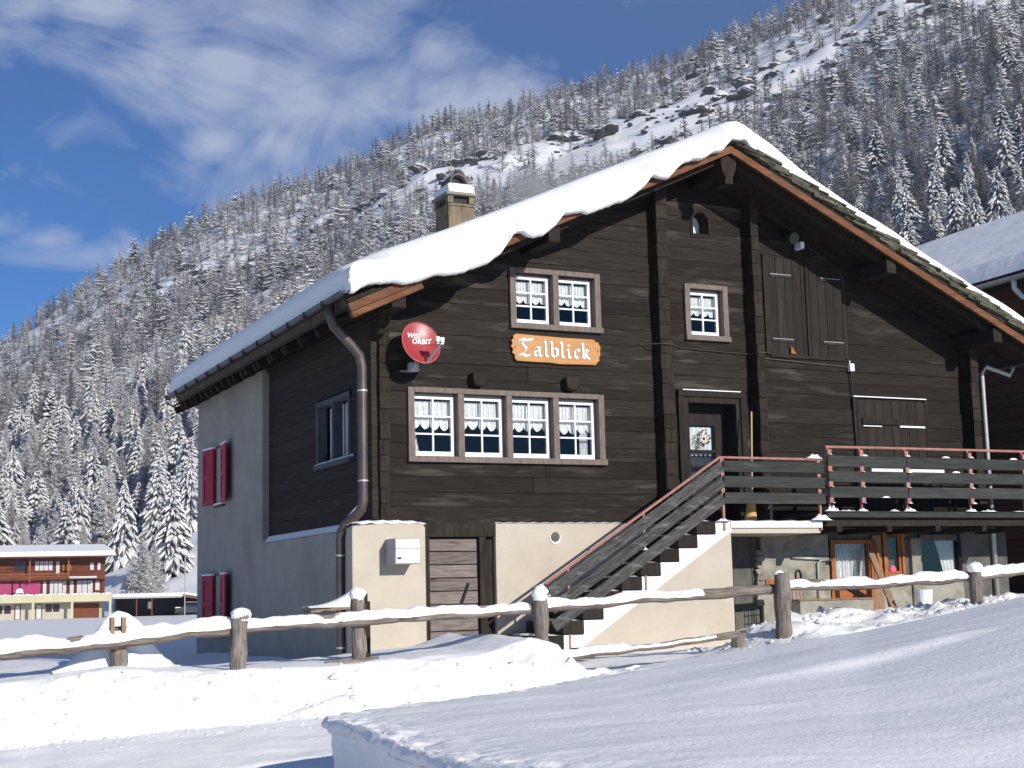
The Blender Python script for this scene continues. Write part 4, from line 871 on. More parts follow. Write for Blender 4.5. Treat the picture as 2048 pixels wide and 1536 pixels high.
# wall lamp box and cables
wlx = thing('wall_lamp', 'small white bulkhead lamp on the wall between hay door and deck door', 'lamp', (8.62, 0, 4.67))
MB().box(8.57, 8.67, -.10, -.01, 4.60, 4.74).obj('lamp_body', wf, wlx, bevel=.02); MB().tube([(8.60, -.05, 4.74), (8.60, -.05, 4.79)], .012, 6).obj('lamp_hook', wf, wlx)
MB().bar((8.62, -.045, 4.6), (8.66, -.045, 3.0), .02, .02).obj('conduit', ironm, wlx)
MB().tube([(4.42, -.03, 4.86), (4.75, -.26, 4.85), (4.9, -.26, 4.85), (5.2, -.04, 4.84), (6.5, -.04, 4.80), (6.55, -.27, 4.8), (6.7, -.27, 4.80), (6.78, -.04, 4.75), (8.58, -.04, 4.68)], .008, 6).obj('cable_run', pipem, wlx)
MB().tube([(7.5, -.06, 6.95), (8.5, -.05, 6.35), (8.56, -.05, 6.2), (8.58, -.04, 4.78)], .005, 5).obj('cable_run', pipem, wlx)
fl = thing('roof_lamp', 'dark round floodlight hanging in the shade under the right eave', 'lamp', (7.4, -.15, 6.84))
MB().tube([(7.4, -.05, 6.90), (7.4, -.15, 6.84), (7.4, -.27, 6.80)], [.03, .085, .10], 14).obj('lamp_shade', mat('lamp_dark', (.05, .07, .05), rough=.3, metal=.4), fl); MB().box(7.58, 7.66, -.2, -.02, 6.66, 6.78).obj('sensor', whitep, fl, bevel=.01); MB().box(7.33, 7.47, -.06, .0, 6.86, 6.96).obj('lamp_mount', ironm, fl)
pn = MB().add([(7.37, -.075, 4.98), (7.47, -.075, 4.85), (7.36, -.075, 4.85), (7.37, -.06, 4.98), (7.47, -.06, 4.85), (7.36, -.06, 4.85)], [(0, 1, 2), (5, 4, 3), (0, 3, 4, 1), (1, 4, 5, 2), (2, 5, 3, 0)]).obj('wooden_wedge', orangew)
tag(pn, 'little orange wooden wedge nailed to the foot of the hay door', 'wedge')

# junk under the deck
def leaning(name, lab, a, b, w, h, mm): o = MB().bar(a, b, w, h, up=(0, 1, 0)).obj(name, mm, bevel=.004); tag(o, lab, 'board')
leaning('leaning_board', 'long brown board leaning against the basement wall beside the orange window', (8.55, -.95, .42), (8.70, -.16, 1.56), .13, .03, brownw)
leaning('leaning_board', 'short grey board leaning under the curtained basement window', (8.28, -.6, .72), (8.12, -.10, .98), .10, .03, rafter)
leaning('leaning_board', 'orange slat standing upright beside the leaning brown board', (8.83, -.5, .4), (8.82, -.14, 1.72), .05, .04, orangew)
bk = thing('bucket', 'white plastic bucket standing on the snow under the deck', 'bucket', (8.85, -1.25, .5))
MB().tube([(8.85, -1.25, .50), (8.85, -1.25, .86)], [.12, .145], 20).obj('body', wf, bk); MB().tube([(8.85, -1.25, .83), (8.85, -1.25, .855)], .15, 20).obj('rim', wf, bk)
tr = thing('trough', 'low pale wooden trough in front of the cellar door', 'trough', (6.9, -1.6, .45))
MB().box(6.05, 7.45, -1.72, -1.66, .42, .74).box(6.05, 7.45, -1.40, -1.35, .42, .74).box(6.05, 6.1, -1.66, -1.4, .42, .74).box(7.4, 7.45, -1.66, -1.4, .42, .74).obj('sides', concm, tr, bevel=.008)
MB().box(6.02, 7.48, -1.74, -1.33, .74, .765).obj('lid', brownw, tr, bevel=.005)
gr = thing('grill_rack', 'rusty red wire rack leaning on the pale concrete wall', 'rack', (6.45, -.9, .6))
MB().bar((5.95, -1.0, 1.02), (6.75, -.9, 1.02), .03, .12).obj('top_board', orangew, gr, bevel=.004)
for i in range(5): MB().bar((6.45+i*.07, -.93, .55), (6.45+i*.07, -.9, 1.0), .012, .012).obj('bar', rustm, gr)
for z in (.62, .75, .88): MB().bar((6.43, -.93, z), (6.75, -.92, z), .012, .012).obj('bar', rustm, gr)
bl = MB(); bl.grid(lambda i, j: (9.28+.075*math.sin(math.pi*j/10)*math.cos(2*math.pi*i/16), -.03+.0+.02*0+(-.075)*math.sin(math.pi*j/10)*math.sin(2*math.pi*i/16)*.5, 1.21+.075*math.cos(math.pi*j/10)), 17, 11)
tag(bl.obj('pink_ball', mat('pink', (.55, .12, .20), rough=.5), smooth=True), 'pink ball on the sill of the narrow orange window', 'ball')
# hut-side lean: dark cellar things at the left of the pale wall
cb = thing('cellar_door_leaf', 'dark plank door standing open in the shade under the landing', 'door', (5.7, .1, .2))
for i in range(4): MB().box(5.35+i*.16, 5.50+i*.16, -.10, -.03, .1, 1.25).obj('board', boardm, cb, bevel=.004)

# ------------------------------------------------------------ fence
fe = thing('log_fence', 'weathered log fence with snow on its rails across the front of the chalet', 'fence', (0, -4.5, .2))
YFn = -4.5
posts = [(-4.52, .0, .70, .088), (-3.30, .0, .80, .092), (-1.92, -.0, .98, .084), (.23, -.35, .93, .090), (3.64, -.1, 1.13, .112), (6.84, .3, 1.16, .096), (10.2, .5, 1.45, .1)]
PY = [.13, -.09, .13, -.09, -.10, -.09, -.09]
def wob(x, s): return float(fbm(np.array(x*1.9), np.array(s*3.3), 3, 91))
for i, (x, zb, zt, r_) in enumerate(posts):
    lean = rng.uniform(-.03, .03) if i != 1 else -.04; pt = []; rr = []
    for q in range(9): f = q/8; z = zb+(zt-zb)*f; pt.append((x+lean*(1-f)+rng.uniform(-.008, .008), YFn+PY[i]+rng.uniform(-.008, .008), z)); rr.append(r_*(1+.10*math.sin(q*1.7+i)-.10*f))
    po = MB().tube(pt, rr, 14).obj('post', oldpost, fe)
    cap = [(0, 0), (.13, .10), (.02, .0), (.115, .10), (-.0, .0), (.10, .075), (.1, .08)][i]
    if i in (1, 2, 3, 5, 6):
        a, c = {1: (.104, .055), 2: (.094, .065), 3: (.096, .09), 5: (.110, .065), 6: (.1, .06)}[i]
        m = MB(); m.grid(lambda p, q: (x+a*(1+.30*wob(p*.45+i*7, q*.3))*math.sin(math.pi*.5*min(1, q/7*1.02))*(1 if q < 9 else .8)*math.cos(2*math.pi*p/20)*(1 if q < 8 else .92), YFn+PY[i]+a*.9*math.sin(math.pi*.5*min(1, q/7*1.02))*(1 if q < 8 else .92)*math.sin(2*math.pi*p/20), zt+c*(1+.5*wob(i*3.1+p*.3, 4))*math.cos(math.pi*.5*min(1, q/7))+.03*(p/20-.5)*0-(0 if q < 8 else .035*(q-7))), 21, 10)
        m.obj('post_snow', snow, po, smooth=True)
    if i == 4: MB().grid(lambda p, q: (x-.03+.09*(p/5-1), YFn-.10+.05*(q/5-1), zt-.02+.05*max(0, 1-((p/5-1)**2+(q/5-1)**2))), 11, 11).obj('post_snow', snow, po, smooth=True)
# the big heap over the first post
m = MB(); x0 = -4.45
m.grid(lambda p, q: (x0+.62*(q/14)*math.cos(2*math.pi*p/40)*(1+.12*math.sin(p*.7)), -4.02+.42*(q/14)*math.sin(2*math.pi*p/40), .33+.56*math.exp(-((q/14)**2)*3.0)-.12*(q/14)+.10*wob((q/14)*math.cos(2*math.pi*p/40)*1.5, (q/14)*math.sin(2*math.pi*p/40)*1.2+3)), 41, 15)
m.obj('snow_heap', snow, fe, smooth=True)
for dx in (-.055, .06): MB().box(-4.56+dx-.02, -4.56+dx+.02, -4.55, -4.47, .6, .80).obj('post_stub', brownw, fe)
railsz = [(-7.6, .40), (-6.0, .51), (-5.2, .57), (-4.62, .615), (-3.33, .70), (-1.92, .74), (.30, .815), (2.0, .90), (3.78, .98), (5.3, 1.00), (7.02, 1.075), (8.6, 1.22), (10.6, 1.45)]
def rz_at(x): return float(np.interp(x, *zip(*railsz)))
segs = [(-7.6, -3.27, .080, 0), (-3.32, .18, .068, .04), (.21, 3.61, .064, .0), (3.66, 6.82, .070, .02), (6.84, 10.4, .070, 0)]
def wob(x, s): return float(fbm(np.array(x*1.9), np.array(s*3.3), 3, 91))
for k_, (a, b, r_, dz) in enumerate(segs):
    nn = 40; pt = []; rr = []
    for i in range(nn+1):
        x = a+(b-a)*i/nn; pt.append((x, YFn+.02+.012*wob(x, k_+5), rz_at(x)-.035+.03*wob(x, k_))); rr.append(r_*(1+.22*wob(x*2.2, k_+2)))
    ra = MB().tube(pt, rr, 10).obj('rail', oldwood, fe)
    # snow lying along it
    cut = {2: (0, .70), 3: (.02, 1), 4: (0, 1)}.get(k_, (0, 1)); m = MB(); L = []
    for i in range(121):
        f = i/120
        if f < cut[0] or f > cut[1]: continue
        x = a+(b-a)*f; bz_ = float(np.interp(x, [p[0] for p in pt], [p[2] for p in pt])); h = (.050 if k_ < 2 else .046)*max(.12, 1+1.1*wob(x*1.3, k_+20)+.5*wob(x*4.5, k_+3)); 
        if k_ == 0: h *= 1.35
        e = min(1, (f-cut[0])/.02, (cut[1]-f)/.03)**.5 if min((f-cut[0]), (cut[1]-f)) > 0 else 0
        dr = .014*(1+1.6*wob(x*2.6, k_+9))
        L.append([(x, YFn+.02+r_*1.10*c_*(.3+.7*e), bz_+s_) for c_, s_ in ((-.97, -dr), (-1.10, .0), (-1.0, .015+h*.35*e), (-.7, .028+h*.75*e), (-.2, .04+h*e), (.4, .04+h*.97*e), (.8, .03+h*.65*e), (1.05, .02), (.9, -dr))])
    m.grid(lambda i, j: L[j][i], 9, len(L)); m.obj('rail_snow', snow, ra, smooth=True)
if True:
    pt = [(.23+2.75*i/30, YFn-.08, .175+.20*i/30+.015*wob(i*.2, 77)) for i in range(31)]
    ra = MB().tube(pt, [.045*(1+.25*wob(i*.33, 5)) for i in range(31)], 9).obj('rail', oldwood, fe)
    L = [[(p[0], YFn-.08+.05*c_, p[2]+s_*(1.6 if i < 13 else .7)) for c_, s_ in ((-1, 0), (-.8, .035), (0, .06+.02*wob(i*.5, 8)), (.8, .04), (1, 0))] for i, p in enumerate(pt[:27])]
    m = MB(); m.grid(lambda i, j: L[j][i], 5, len(L)); m.obj('rail_snow', snow, ra, smooth=True)
    MB().tube([(3.05, YFn+.05, .22), (3.05, YFn+.05, .40)], .09, 10).obj('post_stump', oldpost, fe)
    MB().tube([(-2.35, YFn-.02, .22), (-1.75, YFn-.05, .25)], .05, 8).obj('rail', oldwood, fe)
# gate post with a snowy slab just behind the fence
gp_ = thing('gate_post', 'dark jagged gate post with snow on its slab behind the third fence post', 'post', (-1.5, -3.6, .2))
MB().box(-1.64, -1.49, -3.6, -3.5, .0, .90).obj('post', boardm, gp_, bevel=.01)
for q in range(4): MB().box(-1.67+q*.04, -1.645+q*.04, -3.6, -3.55, .88, .97+.02*(q % 2)).obj('splinter', boardm, gp_)
MB().obox((-1.95, -3.6, .82), (.62, .28, .03), Matrix.Rotation(R(-4), 3, 'Y')).obj('slab', brownw, gp_)
MB().grid(lambda i, j: (-2.28+.60*i/14, -3.75+.3*j/8, .84+(.02+.20*(i/14)**2.2)*(1-(j/4-1)**4)), 15, 9).obj('slab_snow', snow, gp_, smooth=True)
st_ = MB().obox((1.62, -3.0, .17), (.28, .22, .14), jit=.03).obj('snowy_stone', conc2, bevel=.03); tag(st_, 'grey stone poking out of the snow below the stair', 'stone')
# ------------------------------------------------------------ neighbour's building on the right
nb = thing('neighbour_house', 'dark timber house with a broad snow covered roof behind the chalet on the right', 'house', (19, 5, .5))
nx0, nzr, ns = 14.0, 6.95, .47
NYF, NYB = -1.6, 14.0
rnx = 21.4; ry_ = nzr+(rnx-nx0)*ns
def slab(m, x0, z0, x1, z1, ya, yb, th):
    v = [(x, y, z+t) for x, z in ((x0, z0), (x1, z1)) for y in (ya, yb) for t in (0, th)]
    return m.add(v, [(0, 1, 3, 2), (4, 6, 7, 5), (0, 4, 5, 1), (2, 3, 7, 6), (0, 2, 6, 4), (1, 5, 7, 3)])
m = MB(); slab(m, nx0, nzr, rnx, ry_, NYF, NYB, .12); slab(m, rnx, ry_, 30, nzr, NYF, NYB, .12); nr = m.obj('roof', rafter, nb)
rows_ = []
for i in range(46):
    f = i/45; x = nx0-.02+(30-nx0)*f; base = nzr+.13+ns*(min(x, rnx)-nx0)-(max(x, rnx)-rnx)*ns; h = .27*min(1, (f/.012))**.5 if f < .012 else .27
    if abs(x-rnx) < .5: h -= .06*(1-abs(x-rnx)/.5)
    rows_.append([(x, y, base+h*e+.05*float(fbm(np.array(x*.5), np.array(y*.4), 3, 95))*e) for y, e in [(NYF-.05, 0), (NYF-.08, .5), (NYF+.0, .85), (NYF+.2, 1)]+[(NYF+.5+q*.6, 1) for q in range(25)]+[(NYB, .8), (NYB+.05, 0)]])
m = MB(); m.grid(lambda i, j: rows_[j][i], len(rows_[0]), 46); m.obj('roof_snow', snow, nb, smooth=True)
for q in range(11):
    z = .6+q*.0
z = .3
while z < nzr+.6:
    MB().box(nx0+.9, nx0+1.02, NYF+.7, NYB-.5, z+.005, z+.245).obj('side_log', mat('neighbour_log', (.045, .022, .014), (.10, .05, .03), .8, 2, (4, 1, 14), rnd=.2) if q == 0 else NLOG, nb) if False else None
    z += .25
NLOG = mat('neighbour_log', (.030, .018, .012), (.075, .042, .026), .8, 2, (4, 1, 14), rnd=.2)
z = .3
while z < nzr+.3:
    MB().box(nx0+.9, nx0+1.02, NYF+.7, NYB-.5, z+.005, z+.245).obj('side_log', NLOG, nb)
    MB().box(nx0+1.02, 29, NYF+.7, NYF+.82, z+.005, z+.245).obj('front_log', NLOG, nb); z += .25
MB().box(nx0+1.03, nx0+1.08, NYF+.84, NYB-.5, .2, nzr+.2).obj('wall_backing', darkm, nb)
MB().box(nx0+1.1, 28.8, NYF+.84, NYF+.9, .2, nzr+.2).obj('wall_backing', darkm, nb)
z0_ = z
while z0_ < ry_-.3:
    h_ = (z0_+.3-nzr)/ns; MB().box(nx0+h_, 2*rnx-nx0-h_, NYF+.7, NYF+.82, z0_+.005, z0_+.245).obj('front_log', NLOG, nb); z0_ += .25
halfpipe(nx0-.06, nzr+.02, NYF+.0, NYB, .09).obj('gutter', mat('zinc_green', (.16, .18, .17), (.24, .26, .25), .4, 5, spec=.5, metal=.4), nb)
MB().tube([(nx0-.06, 1.35, nzr-.04), (nx0-.06, 1.35, nzr-.22), (nx0+.1, 1.32, nzr-.38), (nx0+.62, 1.2, nzr-.56), (nx0+.80, 1.16, nzr-.75), (nx0+.82, 1.16, nzr-3.5), (nx0+.82, 1.16, .6)], .055, 12).obj('downpipe', mat('pale_green_pipe', (.30, .36, .35), (.38, .44, .43), .4, 5, spec=.5), nb, smooth=True)
MB().box(14.9, 15.0, -.9, -.2, 2.5, 4.2).obj('door', boardm, nb)

# ------------------------------------------------------------ hotel in the valley
def uvp(a, D): return CX+(FW[0]+a*RT[0])*D, CY+(FW[1]+a*RT[1])*D
HD = 185.0; K = HD/2908.25
hx, hy = uvp((110-1024)/2908.25, HD)
HT = thing('hotel', 'long brown timber hotel with pink awnings and a cream balcony wall in the valley', 'hotel', (hx, hy, -.6))
_a = (203-1024)/2908.25; hf = Vector((FW[0]+_a*RT[0], FW[1]+_a*RT[1], 0)).normalized(); hv = Vector((hf.y, -hf.x, 0)); Mh = Matrix((hv, hf, Vector((0, 0, 1)))).transposed()
HO = Vector((hx, hy, -.62))
def hb(x0, x1, y0, y1, z0, z1, m=None, mi=0):            # pixel-free local metres: x right, y back
    m = m or MB(); v = [HO+Mh @ Vector((x, y, z)) for x in (x0, x1) for y in (y0, y1) for z in (z0, z1)]
    return m.add(v, [(0, 1, 3, 2), (4, 6, 7, 5), (0, 4, 5, 1), (2, 3, 7, 6), (0, 2, 6, 4), (1, 5, 7, 3)], mi)
def hp(x, y, z): return HO+Mh @ Vector((x, y, z))
brn = mat('hotel_timber', (.11, .034, .020), (.19, .064, .034), .8, .8, (1, 1, 6), rnd=.12); brl = mat('hotel_light_timber', (.22, .085, .032), (.32, .135, .055), .7, 1, rnd=.15)
crm = mat('cream_paint', (.50, .46, .29), (.56, .52, .35), .9, 1); crw = mat('cream_wall', (.42, .39, .33), (.48, .45, .38), .9, 1); pnk = mat('pink_awning', (.34, .055, .13), (.40, .075, .165), .9, 2); win_d = mat('dark_pane', (.02, .025, .035), rough=.15, spec=.6); curt = mat('pale_curtain', (.5, .5, .5), (.62, .6, .6), .9, 4, (6, 6, 1)); dkr = mat('dark_red_frame', (.14, .02, .02))
X1 = 5.95
hb(-32, X1, 0, 9, 0, 2.2).obj('lower_wall', crw, HT); hb(-32, X1, 0, 9, 2.2, 7.7).obj('upper_wall', brn, HT)
hb(-32, X1+.85, -1.9, 0, 2.12, 2.22).obj('balcony_slab', crm, HT); hb(-32, X1+.85, -2.0, -1.9, 2.1, 3.02).obj('balcony_wall', crm, HT); hb(X1+.75, X1+.85, -1.9, 0, 2.22, 3.02).obj('balcony_wall', crm, HT)
m = MB(); m.grid(lambda i, j: hp(-32+(X1+32.85)*i/200, -2.02+.14*j/4, 3.02+(.10+.05*math.sin(i*.9)+.05*math.sin(i*2.3))*(0 if j in (0, 4) else 1)), 201, 5); m.obj('ledge_snow', snow, HT)
hb(-32, X1, -1.15, -1.07, 4.9, 5.6).obj('gallery_front', brn, HT); hb(-32, X1, -1.07, 0, 4.85, 4.95).obj('gallery_floor', brn, HT)
for zz in (5.25, 5.62): hb(-32, 1.5, -1.2, -1.15, zz, zz+.09).obj('gallery_rail', brl, HT)
for x in (-24, -18, -11.5, -7.0, -3.2, 1.45): hb(x, x+.16, -1.25, -1.06, 4.7, 7.6).obj('gallery_post', brl, HT)
for x in (-17, -12, -7.3, -2.75, 1.9, 6.5): hb(x, x+.28, -1.98, -1.7, 0, 2.12).obj('column', crm, HT)
def hwin(x0, x1, z0, z1, n=1, fm=dkr, pm=curt, y=-.0):
    w = hb(x0-.08, x1+.08, y-.05, y, z0-.08, z1+.08).obj('window', fm, HT); d = (x1-x0)/n
    for i in range(n): hb(x0+i*d+.04, x0+(i+1)*d-.04, y-.07, y-.051, z0, z1).obj('pane', pm, w)
hwin(4.07, 4.6, 6.05, 7.0); hwin(4.96, 5.42, 6.05, 7.0); hwin(-2.58, -.4, 6.1, 7.25, 4, pm=curt); hwin(-.06, .45, 5.4, 7.2, 1, pm=curt); hwin(-5.0, -3.6, 6.1, 7.3, 2, pm=win_d); hwin(-10, -7.5, 6.1, 7.2, 3); hwin(-17, -13, 6.1, 7.2, 4)
hb(.7, 1.85, -.3, -.02, 6.0, 6.75).obj('shutter', brl, HT)
hwin(-1.6, -1.1, 3.1, 4.75); hwin(-.76, 1.3, 3.1, 4.75, 4); hwin(1.65, 2.2, 3.1, 4.75, 1); hwin(2.5, 4.5, 3.1, 4.75, 3); hwin(4.75, 5.35, 3.5, 4.7, 1)
for a, b in ((-7.6, -5.3), (-5.1, -4.4), (-4.2, -1.85), (-10.6, -7.8), (-18, -10.8)):
    v = [hp(a, -.1, 4.85), hp(b, -.1, 4.85), hp(b, -.5, 3.0), hp(a, -.5, 3.0), hp(a, -.15, 4.85), hp(b, -.15, 4.85), hp(b, -.55, 3.0), hp(a, -.55, 3.0)]
    MB().add(v, [(0, 1, 2, 3), (7, 6, 5, 4), (0, 4, 5, 1), (1, 5, 6, 2), (2, 6, 7, 3), (3, 7, 4, 0)]).obj('awning', pnk, HT)
for zz in (5.17, 5.02): hb(1.65, 4.95, -1.9, -1.35, zz, zz+.08).obj('awning_box', whitep, HT)
hwin(-6.9, -6.4, .9, 1.7, pm=win_d); hwin(-6.0, -5.4, .9, 1.7, pm=win_d); hwin(-4.8, -4.2, .1, 1.8, pm=curt); hwin(-2.3, -1.65, .1, 1.8, pm=curt); hwin(-1.1, -.5, 1.0, 1.8, pm=win_d); hwin(-.2, .4, 1.0, 1.8, pm=win_d)
hb(2.2, 5.3, -.06, -.01, 0, 1.9).obj('garage_door', brn, HT)
# roof: low pitch, thick snow
v = [hp(x, y, z) for x in (-34, X1+.1) for (y, z) in ((-2.2, 7.62), (-2.2, 7.82), (5, 8.95), (5, 9.2))]
MB().add(v, [(0, 1, 3, 2), (4, 6, 7, 5), (0, 4, 5, 1), (2, 3, 7, 6), (0, 2, 6, 4), (1, 5, 7, 3)]).obj('roof', brn, HT)
m = MB(); m.grid(lambda i, j: hp(min(-34+(X1+35.4)*i/59, X1+1.35-.19*j)+(0 if i < 60 else .02), -2.35+7.3*j/8, 7.80+(0 if i == 60 else (1.25*j/8+(.48 if j else 0)))), 61, 9)
m.obj('roof_snow', snow, HT, smooth=False)
ch2 = thing('garden_chair', 'white garden chair heaped with snow on the hotel balcony', 'chair', tuple(hp(-4.25, -1.6, 2.9)))
hb(-4.65, -3.85, -1.7, -1.2, 3.05, 3.15).obj('seat', whitep, ch2); hb(-4.65, -3.85, -1.25, -1.18, 3.1, 3.75).obj('backrest', whitep, ch2, bevel=.1)
for x in (-4.65, -3.91): hb(x, x+.06, -1.7, -1.64, 2.25, 3.05).obj('leg', whitep, ch2)
m = MB(); m.grid(lambda i, j: hp(-4.75+1.0*i/10, -1.75+.55*j/6, 3.15+.75*max(0, 1-(i/5-1)**2)**.5*(1 if 0 < j < 6 else .3)), 11, 7); m.obj('snow_cap', snow, ch2)
# carport
cpx = thing('carport', 'long dark open carport with a snowy flat roof beside the hotel', 'carport', tuple(hp(14, 2, 0)))
hb(7.2, 26, 6, 6.2, 0, 2.6).obj('back_wall', darkm, cpx); hb(7.2, 7.4, -1, 6, 0, 2.6).obj('side_wall', boardm, cpx)
hb(7.0, 15.5, -1.2, 6.4, 2.35, 2.55).obj('roof', gm, cpx); hb(6.9, 15.6, -1.3, 6.4, 2.55, 2.95).obj('roof_snow', snow, cpx)
v = [hp(x, y, z+t) for x, z in ((15.6, 2.7), (27, .75)) for y in (-1.2, 6.4) for t in (-.25, 0)]
FB = [(0, 1, 3, 2), (4, 6, 7, 5), (0, 4, 5, 1), (2, 3, 7, 6), (0, 2, 6, 4), (1, 5, 7, 3)]
MB().add(v, FB).obj('roof', mat('carport_fascia', (.20, .09, .07)), cpx); v = [p+Vector((0, 0, .33)) for p in v]; MB().add(v, FB).obj('roof_snow', snow, cpx)
for x in (9.8, 11.7, 19.2): hb(x, x+.15, -1.0, -.85, 0, 2.4).obj('post', brn, cpx)
hb(11.4, 11.9, 3, 3.1, 1.0, 1.9).obj('window', whitep, cpx)
car = thing('parked_car', 'dark car with snow on roof and bonnet parked in the carport', 'car', tuple(hp(16.7, 1.5, 0)))
cm_ = mat('dark_car_paint', (.03, .035, .05), rough=.3, spec=.6)
pr = [(14.7, .35), (14.7, .95), (15.6, 1.1), (16.2, 1.62), (17.7, 1.65), (18.5, 1.1), (18.9, 1.0), (18.9, .35)]
v = [hp(x, y, z) for y in (.6, 2.2) for x, z in pr]; n8 = len(pr)
MB().add(v, [tuple(range(n8)), tuple(range(2*n8-1, n8-1, -1))]+[(i, i+n8, (i+1) % n8+n8, (i+1) % n8) for i in range(n8)]).obj('body', cm_, car, bevel=.08)
hb(15.9, 17.9, .58, .6, 1.12, 1.52).obj('side_window', win_d, car); hb(16.15, 17.75, .7, 2.1, 1.66, 1.82).obj('roof_snow', snow, car, bevel=.05); hb(14.75, 15.5, .7, 2.1, 1.0, 1.12).obj('bonnet_snow', snow, car, bevel=.04)
for x in (15.4, 18.1): MB().tube([hp(x, .55, .33), hp(x, .75, .33)], .33, 14).obj('wheel', ironm, car)
# thin street lamp
lx, ly = uvp((366-1024)/2908.25, 165.0); lp = thing('street_lamp', 'thin curved street lamp on the slope beside the chalet corner', 'street lamp', (lx, ly, -.6))
L0 = Vector((lx, ly, -.6)); MB().tube([L0, L0+Vector((0, 0, 6.6)), L0+hv*.3+Vector((0, 0, 7.2)), L0+hv*1.3+Vector((0, 0, 7.5)), L0+hv*2.2+Vector((0, 0, 7.45))], .06, 6).obj('pole', gm, lp); MB().obox(L0+hv*2.4+Vector((0, 0, 7.4)), (.7, .2, .12), Mh).obj('lamp_head', gm, lp)
# stone hut high on the slope
def slope_pt(px, v): u = (px-1024)/2908.25*v; x, y = to_xy(u, v); return x, y, zat(x, y)
sx, sy, sz = slope_pt(1690, 668)
hut = thing('mountain_hut', 'tiny pale stone hut high up at the top right of the slope', 'hut', (sx, sy, sz)); s3 = Vector((sx, sy, sz))
MB().add([s3+Mh @ Vector(p) for p in ((-3, 0, -2), (3, 0, -2), (3, 0, 2.6), (0, 0, 4.6), (-3, 0, 2.6), (-3, 6, -2), (3, 6, -2), (3, 6, 2.6), (0, 6, 4.6), (-3, 6, 2.6))], [(0, 1, 2, 3, 4), (9, 8, 7, 6, 5), (0, 5, 6, 1), (1, 6, 7, 2), (2, 7, 8, 3), (3, 8, 9, 4), (4, 9, 5, 0)]).obj('walls', mat('hut_stone', (.30, .26, .21), (.40, .36, .30), .95, 1), hut)
MB().add([s3+Mh @ Vector(p) for p in ((-3.6, -.4, 2.3), (0, -.4, 4.75), (3.6, -.4, 2.3), (3.6, -.4, 2.9), (0, -.4, 5.4), (-3.6, -.4, 2.9), (-3.6, 6.4, 2.3), (0, 6.4, 4.75), (3.6, 6.4, 2.3), (3.6, 6.4, 2.9), (0, 6.4, 5.4), (-3.6, 6.4, 2.9))], [(0, 1, 4, 5), (1, 2, 3, 4), (6, 11, 10, 7), (7, 10, 9, 8), (5, 4, 10, 11), (4, 3, 9, 10), (0, 6, 7, 1), (1, 7, 8, 2), (0, 5, 11, 6), (2, 8, 9, 3)]).obj('roof_snow', snow, hut)
MB().add([s3+Mh @ Vector(p) for p in ((-.7, -.06, -1), (.7, -.06, -1), (.7, -.06, 1.6), (0, -.06, 2.2), (-.7, -.06, 1.6))], [(0, 1, 2, 3, 4)]).obj('doorway', darkm, hut)
# ------------------------------------------------------------ trees
barkm = mat('bark', (.035, .026, .02), (.07, .055, .045), .9, 2); needle = mat('dark_needles', (.035, .037, .036), (.095, .095, .09), .9, 1.2, rnd=.2)
tsnow = mat('bough_snow', (.58, .57, .56), (.76, .75, .74), .8, 1.5); frost = mat('frosted_twig', (.22, .205, .20), (.40, .38, .375), .9, .6, rnd=.12); frost2 = mat('bright_frost', (.50, .47, .46), (.68, .67, .68), .9, .8, rnd=.08); twigm = mat('grey_brown_twig', (.075, .067, .064), (.14, .128, .122), .9, .6, rnd=.15)
needleb = mat('frosted_needles', (.085, .085, .080), (.20, .195, .188), .9, 1.2, rnd=.2); frostb = mat('hoar_twig', (.34, .325, .315), (.56, .54, .53), .9, .6, rnd=.1); frostc = mat('white_hoar', (.60, .58, .57), (.78, .77, .76), .9, .8, rnd=.08)
